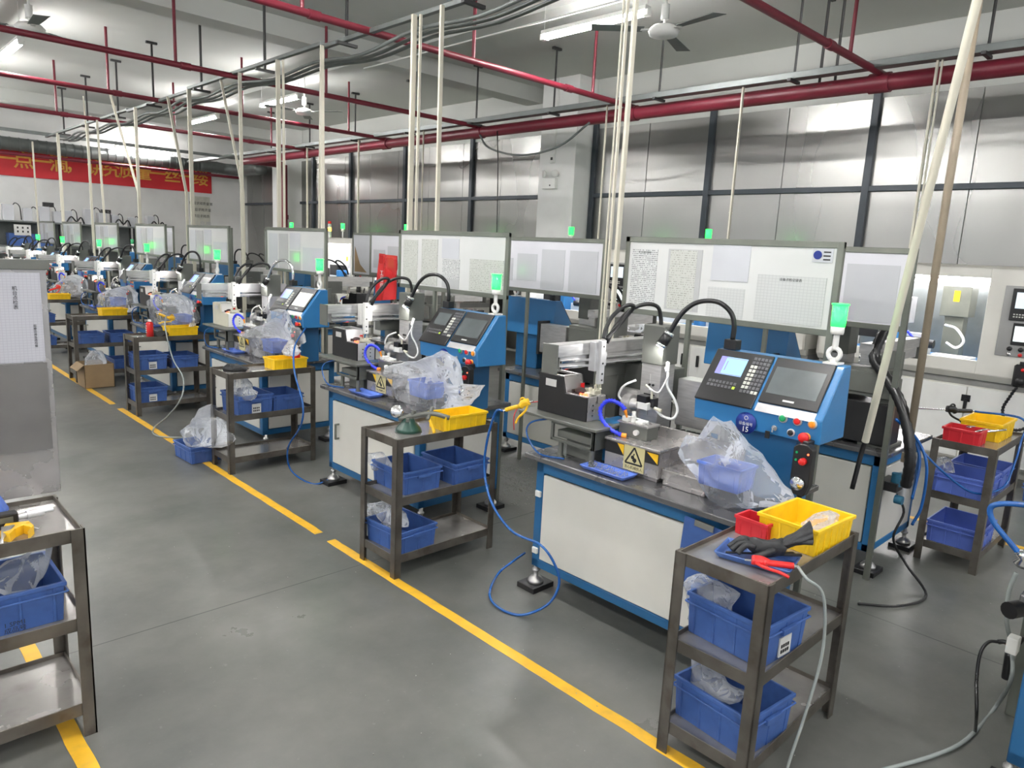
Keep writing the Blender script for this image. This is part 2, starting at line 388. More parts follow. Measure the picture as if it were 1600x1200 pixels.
M['mullion'] = mat('dark_slate_frame', (.035,.045,.055), .4, .2, .1)
M['line'] = mat('yellow_floor_paint', (.80,.45,.03), .4, 0, .1, 12, dirt=.35, dcol=(.45,.3,.08))
struct(G().box(LX, WX, NY, FY, -.1, 0).build('floor', 'floor', origin=(0,0,0)))
struct(G().box(LX, WX, NY, FY, CZ, CZ+.2).build('ceiling', 'ceil', origin=(0,0,0)))
struct(G().box(LX, WX, FY, FY+.2, 0, CZ).build('wall_far', 'paint', origin=(0,0,0)))
# left and near walls are left out so added world fill light comes in
g = G().box(WX, WX+.2, NY, FY, 0, CZ); 
struct(g.build('wall_right', 'ceil', origin=(0,0,0)))
tn = [0]
def trim(g, mt, bevel=0):
    tn[0] += 1; return struct(g.build('trim_%d' % tn[0], mt, bevel=bevel))
# stainless cladding sheets on the right wall, one metre wide, standing seams between them
SPLIT = 2.565
pil = (7.23, 7.95)
ys = [-.77+1.0*i for i in range(21)]
g = G()
for i in range(len(ys)-1):
    g.box(WX-.02, WX-.001, ys[i]+.004, ys[i+1]-.004, .05, SPLIT); g.box(WX-.02-.003*(i % 2), WX-.001, ys[i]+.004, ys[i+1]-.004, SPLIT, 3.52)
trim(g, 'clad', .001)
for i, y in enumerate([-.77, 1.23, 3.23, 5.23, 7.17, 9.96, 11.97, 13.97, 15.6]):   # dark uprights
    trim(G().box(WX-.075, WX-.022, y-.04, y+.04, 0, 3.6), 'mullion', .004)
trim(G().box(WX-.07, WX-.022, NY, 7.17, SPLIT-.03, SPLIT+.03).box(WX-.07, WX-.022, 7.95, FY, SPLIT-.03, SPLIT+.03), 'mullion', .003)
for y in (pil[0], 16.2):
    trim(G().box(8.09, WX-.001, y, y+.72, 0, CZ), 'paint', .005)
# ceiling beams
for y in (-.2, 8.35, 16.9): trim(G().box(LX, WX, y, y+.35, CZ-.22, CZ+.01), 'ceil')
for x in (5.62, -1.2): trim(G().box(x, x+.28, NY, FY, CZ-.09, CZ+.01), 'ceil')
# painted walkway lines
def fline(x, segs, w=.055):
    for a, b in segs:
        g = G(); n = max(2, int((b-a)/.04)); v = []
        for i in range(n+1):
            y = a+(b-a)*i/n; j = noise.noise(Vector((x*9, y*7, 0)))*.004; e = .02*math.exp(-min(i, n-i)/1.2)*noise.noise(Vector((y*40, x, 1)))
            v += [(x-w/2+j+abs(e), y, .0015), (x+w/2+j-abs(e), y, .0015), (x-w/2+j, y, .0), (x+w/2+j, y, .0)]
        f = []
        for i in range(n):
            k = 4*i; f += [(k, k+1, k+5, k+4), (k+2, k, k+4, k+6), (k+1, k+3, k+7, k+5)]
        g.add(v, f); trim(g, 'line')
fline(2.0, [(-3, 3.49), (3.62, 7.5), (7.72, 18.0)]); fline(.48, [(-3, 18.0)]); fline(5.38, [(-3, 18.0)])

# ================================================================ fluorescent ceiling lamps
def tube_lamp(loc, along_y=True, label='', sway=0.):
    r = empty('ceiling_light', loc); x, y, z = loc
    r['label'] = label; r['category'] = 'ceiling light'; r['group'] = 'fluorescent tube lamps under the ceiling'
    a = (0, .6) if along_y else (.6, 0)
    def bx(g, l, w, z0, z1): return g.box(x-(w if along_y else l), x+(w if along_y else l), y-(l if along_y else w), y+(l if along_y else w), z0, z1)
    bx(G(), .63, .04, z+.035, z+.075).build('lamp_housing', 'wplast', r, .004)
    for sgn in (-1, 1):
        g = G(); dx, dy = (sgn*.022, 0) if along_y else (0, sgn*.022)
        g.cyl((x+dx-a[0], y+dy-a[1], z+.012), (x+dx+a[0], y+dy+a[1], z+.012), .016, n=8)
        g.build('fluorescent_tube', 'tube', r)
    g = G()
    for sgn in (-1, 1):
        qx, qy = x+a[0]*sgn*1.03, y+a[1]*sgn*1.03
        g.box(qx-.03, qx+.03, qy-.03, qy+.03, z-.01, z+.04)
        g.cyl((qx, qy, z+.07), (qx, qy, CZ-.001 if not (5.6 < qx < 5.93) else CZ-.09), .004, n=6)
    g.build('end_cap', 'wplast', r)
    return r
lampxy = []
for lx in (-5.2, -1.6, 1.93, 5.4):
    for ly in (-4.6, -1.5, 1.6, 4.72, 7.85, 11.02, 14.05, 17.1): lampxy.append((lx, ly))  # out-of-view lamps continue the rows; two are added to brighten the far wall
off = {(5.4, 7.85), (5.4, 1.6), (1.93, 7.85), (5.4, 17.1), (-5.2, 11.02), (-5.2, 17.1)}
LAMPLBL = {(5.4, 4.72): 'long bright tube lamp beside the ceiling fan', (5.4, 11.02): 'bright tube lamp above the middle of the machine rows', (5.4, 14.05): 'small bright tube lamp farthest along the right lamp row', (1.93, 11.02): 'bright tube lamp cut by the upper left picture edge'}
for p in lampxy:
    if p in off or p[0] < -3 and p[1] > 12: continue
    vis = p in LAMPLBL
    tube_lamp((p[0], p[1], 3.77), True, LAMPLBL.get(p, 'tube lamp hanging under the ceiling outside the pictured part of the hall'))
tube_lamp((5.87, 18.95, 3.6), False, 'thin tube lamp along the far wall above the red banner')
# ================================================================ the machine (row beside the walkway)
MC = (2.825, 1.825, 0)          # centre of the first machine's footprint
def make_machine():
    r = empty('tapping_machine', MC)
    # --- cabinet
    g = G(); X0, X1, Y0, Y1, Z0, Z1 = 2.50, 3.15, 1.30, 2.36, .125, .693
    for x in (X0, X1-.05):
        for y in (Y0, Y1-.05): g.box(x, x+.05, y, y+.05, Z0, Z1)
    for z0, z1 in ((Z0, .17), (.625, Z1)):
        g.box(X0, X0+.05, Y0, Y1, z0, z1).box(X1-.05, X1, Y0, Y1, z0, z1).box(X0, X1, Y0, Y0+.05, z0, z1).box(X0, X1, Y1-.05, Y1, z0, z1)
    g.box(X0+.02, X1-.02, Y0+.02, Y1-.02, Z0+.01, Z0+.02)
    cab = g.build('cabinet', 'blue_d', r, .004)
    d = G().box(X0-.004, X0+.014, Y0+.055, Y1-.055, .175, .618).build('door', 'white', cab, .003)
    g = G().bar((X0-.03, 2.22, .36), (X0-.03, 2.22, .47), .014).bar((X0-.03, 2.22, .365), (X0, 2.22, .365), .012).bar((X0-.03, 2.22, .465), (X0, 2.22, .465), .012)
    g.build('door_handle', 'frame', cab, .002)
    g = G().box(X0+.055, X1-.055, Y0-.003, Y0+.012, .175, .618)
    for zz in (.195, .595):
        for xx in (X0+.08, X1-.08): g.cyl((xx, Y0-.003, zz), (xx, Y0-.006, zz), .008, n=8)
    g.build('side_panel', 'white', cab, .002)
    G().box(X0+.055, X1-.055, Y1-.012, Y1+.003, .175, .618).build('side_panel', 'white', cab, .002)
    G().box(X1-.014, X1+.004, Y0+.055, Y1-.055, .175, .618).build('back_panel', 'white', cab, .002)
    for x, y in ((2.53, 2.35), (2.53, 1.31), (3.11, 2.35), (3.11, 1.31)):
        g = G().box(x-.075, x+.075, y-.06, y+.06, 0, .028); g.m = 1
        g.lathe((x, y, .028), [(.042, 0), (.042, .012), (.026, .03), (.012, .034), (.012, .06), (.02, .062), (.02, .072), (.012, .074), (.012, .10)], 12)
        g.build('leveling_foot', ['black', 'steel'], cab, .002)
    # --- table top
    G().box(2.45, 3.20, 1.25, 2.40, .694, .72).build('tabletop', 'table', r, .004)
    # --- stand of the feeder
    g = G().box(2.50, 2.76, 2.0, 2.51, .898, .912).box(2.52, 2.535, 2.03, 2.30, .80, .815).box(2.52, 2.535, 2.03, 2.30, .883, .898)
    g.box(2.52, 2.535, 2.03, 2.045, .80, .898).box(2.52, 2.535, 2.285, 2.30, .80, .898).box(2.52, 2.70, 2.03, 2.04, .80, .898).box(2.55, 2.70, 2.06, 2.28, .815, .85)
    for x in (2.535, 2.70):
        for y in (2.045, 2.24): g.cyl((x, y, .72), (x, y, .80), .013, n=10).cyl((x, y, .72), (x, y, .728), .022, n=10)
    g.box(2.60, 2.72, 2.08, 2.26, .72, .80)
    g.build('feeder_stand', 'grey', r, .002)
    # --- screw feeder
    g = G().prism([(2.13, .914), (2.45, .914), (2.45, 1.108), (2.29, 1.108), (2.27, 1.03), (2.13, 1.03)], 0, 2.575, 2.585)
    g.box(2.585, 2.715, 2.44, 2.45, .914, 1.108).prism([(2.13, .914), (2.45, .914), (2.45, 1.108), (2.29, 1.108), (2.27, 1.03), (2.13, 1.03)], 0, 2.715, 2.725)
    fd = g.build('feeder', 'blackm', r, .001)
    g = G().box(2.585, 2.715, 2.128, 2.14, .914, 1.03).box(2.585, 2.715, 2.13, 2.28, 1.022, 1.034)
    g.prism([(2.268, 1.03), (2.288, 1.108), (2.298, 1.108), (2.278, 1.03)], 0, 2.585, 2.715)
    g.box(2.585, 2.715, 2.29, 2.31, 1.10, 1.112).box(2.585, 2.715, 2.42, 2.44, 1.10, 1.112).box(2.585, 2.60, 2.31, 2.42, 1.10, 1.112).box(2.70, 2.715, 2.31, 2.42, 1.10, 1.112).box(2.60, 2.70, 2.31, 2.42, 1.05, 1.06)
    g.build('feeder_front', 'sheet', fd, .001)
    g = G()
    for z in (.94, .965, .99):
        for x in (2.62, 2.68): g.cyl((x, 2.128, z), (x, 2.124, z), .004, n=6)
    g.box(2.647, 2.653, 2.1265, 2.13, .995, 1.03).build('slots_and_screws', 'ink', fd)
    G().box(2.573, 2.576, 2.33, 2.40, 1.05, 1.085).build('paper_label', 'pale', fd)
    G().box(2.685, 2.709, 2.262, 2.268, 1.045, 1.07).xf(Matrix.Identity(4)).build('red_sticker', 'red', fd)
    g = G().box(2.60, 2.69, 2.14, 2.17, 1.034, 1.05).box(2.62, 2.66, 2.12, 2.16, 1.045, 1.06).cyl((2.62, 2.15, 1.05), (2.62, 2.15, 1.075), .008).cyl((2.67, 2.16, 1.05), (2.67, 2.16, 1.08), .007).cyl((2.64, 2.155, 1.06), (2.70, 2.15, 1.06), .005).box(2.685, 2.70, 2.18, 2.24, 1.034, 1.05)
    g.build('screw_escapement', 'cream', fd, .001)
    g = G().lathe((2.63, 2.22, 1.034), [(.026, 0), (.03, .012), (.024, .022), (.012, .028)], 12).box(2.60, 2.66, 2.24, 2.25, 1.034, 1.05)
    g.build('brush_wheel', mat('dark_brown_bristle', (.05, .03, .03), .7) if 'brist' not in M else M['brist'], fd)
    g = G().box(2.59, 2.60, 2.15, 2.17, 1.034, 1.045).cyl((2.60, 2.19, 1.034), (2.60, 2.19, 1.041), .007)
    g.build('indicator_lamp', 'led_red', fd)
    # --- gantry
    g = G().box(2.36, 3.14, 2.150, 2.222, 1.235, 1.292).box(2.40, 3.14, 2.160, 2.222, 1.175, 1.235)
    bm_ = g.build('gantry_beam', 'steel', r, .002)
    g = G().box(2.40, 3.12, 2.146, 2.160, 1.178, 1.19).box(2.40, 3.12, 2.146, 2.160, 1.205, 1.218); g.build('linear_rail', 'chrome', bm_, .002)
    G().box(2.352, 2.362, 2.135, 2.228, 1.16, 1.295).build('beam_end_plate', 'grey', bm_, .002)
    g = G()
    g.box(2.82, 3.12, 2.225, 2.29, 1.10, 1.24).build('beam_bracket', 'grey', bm_, .002)
    g = G().box(2.93, 3.08, 2.23, 2.33, .72, 1.10).box(2.88, 3.12, 2.20, 2.36, .72, .74); g.build('gantry_post', 'grey', r, .003)
    g = G().box(2.59, 2.65, 2.11, 2.15, 1.16, 1.30).box(2.605, 2.64, 2.088, 2.112, 1.10, 1.31).box(2.65, 2.69, 2.12, 2.15, 1.18, 1.25)
    sl = g.build('slider', 'alu', r, .003)
    g = G()
    for z in (1.12, 1.15, 1.2, 1.28): g.cyl((2.622, 2.088, z), (2.622, 2.086, z), .005, n=8)
    g.build('slider_screws', 'ink', sl)
    g = G().cyl((2.61, 2.10, 1.11), (2.625, 2.13, 1.06), .004, n=6).cyl((2.635, 2.10, 1.11), (2.65, 2.13, 1.06), .004, n=6).box(2.61, 2.66, 2.12, 2.14, 1.045, 1.062)
    g.build('pick_up_rods', 'cream', sl)
    # --- rear drive housings (seen on the row with its back to the walkway)
    G().box(2.99, 3.13, 1.96, 2.34, 1.00, 1.16).box(3.13, 3.14, 1.98, 2.30, 1.02, 1.14).build('drive_housing', 'grey', r, .004)
    g = G().box(2.96, 3.14, 2.02, 2.36, .74, .97); g.build('transformer_box', 'blackm', r, .004)
    g = G().cyl((3.06, 1.72, .80), (3.06, 1.98, .80), .055, n=16)
    for k in range(7): g.cyl((3.06, 1.75+.03*k, .80), (3.06, 1.76+.03*k, .80), .062, n=16)
    g.box(3.02, 3.10, 1.72, 1.95, .72, .76).cyl((3.06, 1.70, .80), (3.06, 1.72, .80), .04, n=14)
    g.build('motor', 'black', r)
    # --- spindle column
    g = G().box(2.835, 2.965, 1.905, 2.025, 1.20, 1.385); cl = g.build('column_cover', 'grey', r, .003)
    g = G().box(2.84, 2.955, 1.91, 2.02, .72, 1.20).box(2.836, 2.842, 1.965, 1.967, .95, 1.15)
    g.build('spindle_column', 'steel', r, .003)
    g = G().box(2.83, 2.835, 1.93, 1.99, 1.05, 1.056)
    for y in (1.945, 1.965): g.cyl((2.84, y, 1.10), (2.834, y, 1.10), .006, n=8)
    g.build('column_screws', 'ink', r)
    g = G().box(2.775, 2.835, 1.925, 1.985, .985, 1.02); g.build('spindle_block', 'wplast', r, .003)
    g = G().box(2.775, 2.82, 1.935, 1.99, 1.02, 1.052).box(2.80, 2.835, 1.905, 1.93, 1.0, 1.045); g.build('spindle_valve', 'black', r, .002)
    g = G().cyl((2.79, 1.915, 1.045), (2.79, 1.915, 1.085), .006, n=8).cyl((2.79, 1.915, 1.085), (2.785, 1.95, 1.105), .005, n=8).cyl((2.80, 1.90, 1.0), (2.80, 1.86, .995), .008, n=8)
    g.build('hose_fitting', 'cream', r)
    # --- slide body behind the cover
    G().box(2.98, 3.09, 1.62, 1.90, .90, 1.13).build('slide_body', 'steel', r, .003)
    G().box(2.93, 3.10, 1.595, 1.62, .88, 1.15).build('slide_end_plate', 'blackm', r, .002)
    G().box(2.84, 2.90, 1.50, 1.90, .72, .90).build('slide_bed', 'grey', r, .003)
    g = G().box(2.79, 2.805, 1.42, 1.93, .80, .925); g.build('splash_plate', 'sheet', r, .001)
    # --- headstock, chuck and tool block
    g = G().box(2.66, 2.83, 2.03, 2.13, .72, .915).box(2.67, 2.83, 1.96, 2.03, .85, .90); g.build('headstock', 'blue_d', r, .006)
    g = G().cyl((2.79, 2.06, 1.0), (2.79, 2.02, 1.0), .045, n=20).cyl((2.79, 2.02, 1.0), (2.79, 1.985, 1.0), .03, .022, n=16).box(2.82, 2.86, 2.02, 2.12, .92, 1.06)
    g.build('chuck', 'steel', r)
    g = G().box(2.655, 2.745, 1.83, 1.99, .875, .935); tb = g.build('tool_block', 'grey', r, .002)
    G().box(2.65, 2.75, 1.825, 2.0, .935, .943).build('tool_plate', 'sheet', tb, .001)
    g = G().box(2.67, 2.72, 1.87, 1.91, .943, .955).cyl((2.68, 1.93, .943), (2.68, 1.93, .97), .012, n=10).cyl((2.71, 1.95, .943), (2.71, 1.95, .985), .01, n=10).cyl((2.70, 1.86, .95), (2.70, 1.93, .958), .006, n=8).box(2.66, 2.69, 1.95, 1.98, .943, .965)
    g.cyl((2.655, 1.885, .905), (2.64, 1.885, .905), .013, n=10)
    g.build('tool_clamp', 'wplast', tb, .001)
    # --- segmented coolant hose
    P = [(2.62, 1.945, .885), (2.61, 2.0, .90), (2.60, 2.05, .94), (2.60, 2.065, .985), (2.61, 2.045, 1.025), (2.62, 2.01, 1.035), (2.635, 1.975, 1.022), (2.645, 1.955, 1.0)]
    ch = G().tube(P, .0095, 8, 6, .22).build('coolant_hose', 'bluelink', r)
    G().cyl((2.645, 1.955, 1.0), (2.65, 1.945, .965), .009, .004, n=8).cyl((2.62, 1.945, .885), (2.63, 1.925, .885), .011, n=8).build('hose_nozzle', 'orange', ch)
    # --- chip cover with warning sheet
    g = G().box(2.575, 2.80, 1.70, 2.0, .742, .862).box(2.57, 2.80, 1.695, 2.005, .862, .875).box(2.60, 2.80, 1.46, 1.70, .742, .79).box(2.60, 2.78, 1.48, 1.69, .72, .742).box(2.60, 2.78, 1.72, 1.98, .72, .742)
    cv = g.build('chip_cover', 'sheet', r, .003)
    g = G()
    g.prism([(1.93, .858), (1.892, .858), (1.892, .81)], 0, 2.5735, 2.5755).build('yellow_hazard_tape', 'yellow', cv)
    G().box(2.5738, 2.5752, 1.70, 1.998, .806, .859).build('black_hazard_tape', 'ink', cv)
    g = G()
    g.prism([(1.765, .855), (1.705, .855), (1.705, .81)], 0, 2.5735, 2.5755)
    g.build('yellow_hazard_tape', 'yellow', cv)
    G().box(2.5715, 2.574, 1.775, 1.888, .750, .868).build('warning_sheet', 'signy', cv)
    wt = cv
    c = Vector((2.5705, 1.8315, .822)); g = G()
    def tri(s, o): return [(c.y+o[0]+s*math.sin(2*PI*k/3)*.0, 0) for k in range(3)]
    def edge(a, b, w):
        g.bar((2.5712, a[0], a[1]), (2.5712, b[0], b[1]), w, .0008, up=(1, 0, 0))
    T = [(1.8315, .858), (1.785, .782), (1.878, .782)]
    for i in range(3): edge(T[i], T[(i+1) % 3], .008)
    g.cyl((2.5712, 1.838, .812), (2.5705, 1.838, .812), .009, n=14).cyl((2.5712, 1.826, .801), (2.5705, 1.826, .801), .010, n=14)
    edge((1.838, .800), (1.824, .789), .005); edge((1.834, .822), (1.830, .830), .006)
    g.build('warning_triangle', 'ink', cv)
    letters('warning_words', '当心机械伤人', .0165, plane_m((2.5712, 1.8315, .763), (0, -1, 0), (0, 0, 1)), 'ink', cv, .0003)
    # --- control console
    g = G().box(2.80, 2.95, 1.20, 1.46, .72, 1.02); g.build('console_pedestal', 'blue_d', r, .006)
    prof = [(2.755, 1.012), (2.748, 1.11), (2.905, 1.312), (2.968, 1.314), (2.985, 1.012)]
    g = G(); y0, y1 = 1.095, 1.66
    g.prism(prof, 1, y0, y1)
    con = g.build('control_console', 'blue', r, .004)
    # frame of the slanted face
    A = Vector((2.748, 0, 1.11)); B = Vector((2.905, 0, 1.312)); dd = (B-A).normalized(); nn = Vector((-dd.z, 0, dd.x))
    def face(y, t, h=0): return Vector((A.x+dd.x*t+nn.x*h, y, A.z+dd.z*t+nn.z*h))
    FL = (B-A).length
    def slab(g, ya, yb, ta, tb_, h0, h1):
        v = [face(y, t, h) for h in (h0, h1) for t in (ta, tb_) for y in (ya, yb)]
        return g.add(v, [(0,2,3,1), (4,5,7,6), (0,1,5,4), (2,6,7,3), (0,4,6,2), (1,3,7,5)])
    cu = slab(G(), 1.655, 1.385, -.012, FL-.004, 0, .010).build('cnc_unit', 'black', con, .003)
    slab(G(), 1.615, 1.490, .125, .215, .010, .0112).build('display', 'screen_lit', cu)
    slab(G(), 1.615, 1.588, .125, .215, .0112, .0118).build('display_menu', 'screen_side', cu)
    g = G(); slab(g, 1.615, 1.49, .208, .212, .0112, .012); slab(g, 1.580, 1.574, .145, .195, .0112, .012); slab(g, 1.615, 1.49, .126, .130, .0112, .012); g.build('display_bars', 'screen_side', cu)
    g = G()
    for i in range(5):
        for j in range(9):
            g.m = 1 if (i < 2 and 2 <= j < 8) or (i > 2 and j == 8) else 0
            if j == 8 and i < 3: g.m = 0
            yy = 1.466-.0165*i; tt = .232-.0205*j; slab(g, yy, yy-.0125, tt-.014, tt, .010, .0128)
    g.build('keypad', ['key', 'keyw'], cu)
    g = G()
    for j in range(2):
        for i in range(8):
            g.m = 2 if (i == 7 and j == 1) else 0
            yy = 1.625-.0172*i; tt = .092-.02*j; slab(g, yy, yy-.012, tt-.012, tt, .010, .0125)
    g.build('soft_keys', ['key', 'keyw', 'keyg'], cu)
    hm = slab(G(), 1.372, 1.125, .030, FL-.004, 0, .010).build('touch_panel', 'black', con, .003)
    slab(G(), 1.355, 1.145, .075, .205, .010, .0112).build('touch_screen', 'screen_off', hm)
    slab(G(), 1.272, 1.225, .048, .056, .010, .0112).build('panel_marking', 'pale', hm)
    slab(G(), 1.372, 1.125, -.012, .028, .0, .002).build('plastic_strip', 'alu', con)
    def button(y, z, mt, nm, r_=.012, x=2.750):
        g = G().lathe((x, y, z), [(r_*1.35, 0), (r_*1.35, .005), (r_, .006)], 14, (-1, 0, 0)); g.m = 1
        g.lathe((x-.005, y, z), [(r_*.95, 0), (r_*.95, .006), (r_*.6, .008)], 14, (-1, 0, 0))
        return g.build(nm, ['alu', mt], con)
    for y, mt, nm in ((1.250, 'green', 'start_button'), (1.190, 'red', 'stop_button'), (1.130, 'orange', 'reset_button')): button(y, 1.092, mt, nm, .014)
    button(1.212, 1.040, 'black', 'selector_switch', .012, 2.753)
    g = G().lathe((2.753, 1.150, 1.036), [(.018, 0), (.018, .006)], 14, (-1, 0, 0)); g.m = 1
    g.lathe((2.747, 1.150, 1.036), [(.011, 0), (.012, .012), (.021, .014), (.021, .024), (.016, .03)], 16, (-1, 0, 0)); g.build('emergency_stop', ['orange', 'red'], con)
    g = G().cyl((2.753, 1.28, 1.045), (2.744, 1.28, 1.045), .012, n=12).box(2.728, 2.746, 1.277, 1.283, 1.03, 1.05); g.m = 1; g.box(2.73, 2.738, 1.292, 1.31, 1.0, 1.03); g.build('key_switch', ['chrome', 'black'], con)
    disc = G().lathe((2.747, 1.405, 1.04), [(.046, 0), (.046, .003)], 28, (-1, 0, 0)).build('number_tag', 'navy', con)
    # --- handwheel pendant hanging on the console's corner
    g = G().prism([(1.09, .86), (1.105, .815), (1.15, .815), (1.165, .86), (1.165, 1.005), (1.145, 1.02), (1.11, 1.02), (1.09, 1.005)], 0, 2.685, 2.725)
    g.box(2.70, 2.755, 1.115, 1.14, 1.0, 1.03).cyl((2.705, 1.127, .815), (2.705, 1.127, .78), .012, .006)
    pd = g.build('handwheel_pendant', 'black', r, .003)
    g = G().lathe((2.685, 1.13, .865), [(.028, 0), (.028, .012), (.024, .02), (.02, .02), (.018, .024)], 20, (-1, 0, 0)); g.build('handwheel_knob', 'chrome', pd)
    G().lathe((2.685, 1.12, .955), [(.014, 0), (.011, .006), (.015, .012), (.013, .02)], 14, (-1, 0, 0)).build('pendant_stop_button', 'red', pd)
    g = G().cyl((2.685, 1.105, .985), (2.683, 1.105, .985), .004, n=8).build('pendant_indicator', 'led_red', pd)
    G().cyl((2.685, 1.15, .955), (2.682, 1.15, .955), .005, n=8).cyl((2.685, 1.15, .985), (2.682, 1.15, .985), .005, n=8).build('pendant_green_button', 'green', pd)
    # --- gooseneck lamp
    g = G().box(2.905, 2.955, 1.575, 1.635, 1.314, 1.358); gl = g.build('lamp_base', 'black', r, .003)
    P = [(2.93, 1.607, 1.358), (2.93, 1.607, 1.42), (2.925, 1.625, 1.475), (2.91, 1.675, 1.515), (2.89, 1.735, 1.52), (2.87, 1.79, 1.50), (2.85, 1.835, 1.45), (2.835, 1.865, 1.385), (2.83, 1.875, 1.36)]
    G().tube(P, .0115, 8, 6).build('gooseneck', 'rubber', gl)
    a = Vector((2.832, 1.873, 1.365)); b = Vector((2.80, 1.905, 1.285)); d_ = (b-a).normalized()
    g = G().lathe(a, [(.022, 0), (.026, .01), (.026, .016)], 16, d_); g.m = 1; g.lathe(a+d_*.016, [(.025, 0), (.026, .05)], 16, d_); g.m = 0; g.lathe(a+d_*.066, [(.026, 0), (.027, .014), (.02, .016)], 16, d_)
    lh = g.build('lamp_head', ['chrome', 'black'], gl)
    G().lathe(a+d_*.083, [(.019, 0), (.019, .001)], 16, d_).build('lamp_lens', 'worklamp', gl)
    # --- signal light
    g = G().box(2.90, 2.965, 1.125, 1.185, 1.314, 1.322).ring((2.93, 1.155, 1.355), .024, .010, (1, 0, 0)).cyl((2.93, 1.155, 1.322), (2.93, 1.155, 1.34), .014, n=12)
    g.cyl((2.93, 1.155, 1.375), (2.93, 1.155, 1.45), .012, n=12).lathe((2.93, 1.155, 1.435), [(.024, 0), (.026, .01), (.026, .03)], 16)
    sg = g.build('signal_light_pole', 'wplast', r)
    g = G().lathe((2.93, 1.155, 1.465), [(.026, 0), (.028, .02), (.029, .088)], 16); g.lathe((2.93, 1.155, 1.553), [(.033, 0), (.033, .004)], 16)
    g.build('signal_lens', 'led_green', sg)
    # --- hoses
    g = G().tube([(2.63, 2.10, 1.315), (2.64, 2.10, 1.36), (2.67, 2.09, 1.42), (2.72, 2.06, 1.47), (2.76, 2.04, 1.47), (2.75, 2.07, 1.42), (2.70, 2.10, 1.35), (2.66, 2.11, 1.31)], .010, 8, 6)
    g.tube([(2.68, 2.12, 1.29), (2.72, 2.10, 1.38), (2.78, 2.07, 1.45), (2.84, 2.03, 1.48), (2.89, 1.995, 1.47), (2.91, 1.985, 1.42), (2.91, 1.98, 1.38)], .010, 8, 6)
    g.build('cable_loops', 'rubber', r)
    g = G().tube([(2.86, 1.90, 1.19), (2.84, 1.87, 1.17), (2.83, 1.86, 1.11), (2.84, 1.82, 1.05), (2.84, 1.80, 1.0), (2.82, 1.81, .965), (2.81, 1.86, .97), (2.80, 1.89, .995)], .0065, 8, 6)
    g.build('white_hose', 'whitehose', r); g = G()
    g.tube([(2.83, 1.86, 1.16), (2.80, 1.87, 1.10), (2.79, 1.885, 1.08), (2.785, 1.93, 1.09)], .004, 6, 6)
    g.build('white_hose', 'whitehose', r); g = G()
    g.tube([(2.79, 2.08, 1.0), (2.78, 2.10, 1.03), (2.79, 2.08, 1.08), (2.83, 2.04, 1.11)], .006, 8, 6)
    g.build('white_hose', 'whitehose', r)
    G().cyl((2.87, 1.895, 1.215), (2.84, 1.875, 1.175), .010, n=10).build('hose_union', 'whitehose', r)
    g = G().tube([(2.52, 2.20, .724), (2.47, 2.32, .73), (2.48, 2.42, .80), (2.50, 2.42, .86), (2.54, 2.33, .892), (2.56, 2.25, .888)], .0045, 6, 6)
    g.build('air_hose', 'bluehose', r)
    g = G().tube([(2.60, 2.46, .95), (2.58, 2.50, .94), (2.54, 2.52, .93), (2.52, 2.54, .91)], .003, 6, 5).tube([(2.52, 2.54, .91), (2.49, 2.53, .87), (2.495, 2.53, .80)], .003, 6, 5)
    g.build('feeder_wire', 'red_bin', r)
    return r
def find(r, name):
    return [o for o in r.children_recursive if o.name.split('.')[0] == name]
def repaint(r, name, mt):
    """another finish for a part of one machine (own mesh copy)"""
    for o in find(r, name):
        o.data = o.data.copy(); k = 0
        for i in range(len(o.data.materials)):
            if not isinstance(mt, (list, tuple)): o.data.materials[i] = M[mt]
            elif i < len(mt): o.data.materials[i] = M[mt[i]]
def drop(r, *names):
    for n in names:
        for o in find(r, n):
            for c in list(o.children): bpy.data.objects.remove(c)
            bpy.data.objects.remove(o)

proto = make_machine()
tag(proto, 'prototype', 'machine', 'green-lit tapping machines along the yellow walkway line')
ROW1 = [1.25, 3.28, 5.36, 7.42, 9.62, 11.68, 13.8, 15.6]
row1 = []
L1 = ['nearest blue tapping machine, its round navy tag reading 15 and its screen lit blue',
 'second tapping machine from the front, dark console screens, beside the yellow air gun',
 'third tapping machine, its console showing a pale lit screen beside an ivory feeder',
 'fourth tapping machine from the front, behind the red spray can',
 'fifth tapping machine from the front, counted along the yellow line',
 'sixth tapping machine from the front, counted along the yellow line',
 'seventh tapping machine from the front, second farthest of its row',
 'farthest tapping machine of the row beside the yellow line, next to the long shelf']
dx_ = [0, 0, -.02, -.02, 0, 0, 0, 0]
for i, yn in enumerate(ROW1):
    c = proto if i == 0 else copy_tree(proto)
    c.location = (MC[0]+dx_[i], yn+.575, 0); c['label'] = L1[i]; row1.append(c)
for i in (1, 2, 3):
    repaint(row1[i], 'display', 'screen_off' if i == 1 else 'screen_lit'); 
repaint(row1[1], 'display', 'screen_off'); drop(row1[1], 'display_menu', 'display_bars')
repaint(row1[2], 'touch_screen', 'screen_pale'); repaint(row1[2], 'feeder', 'cream'); repaint(row1[2], 'feeder_front', 'wplast'); repaint(row1[2], 'gooseneck', 'chrome'); repaint(row1[2], 'gantry_beam', 'alu')
repaint(row1[1], 'feeder_front', 'alu'); repaint(row1[3], 'feeder_front', 'wplast'); repaint(row1[5], 'feeder_front', 'alu'); repaint(row1[6], 'feeder_front', 'wplast')
for i in range(1, 8): repaint(row1[i], 'slider', 'wplast')
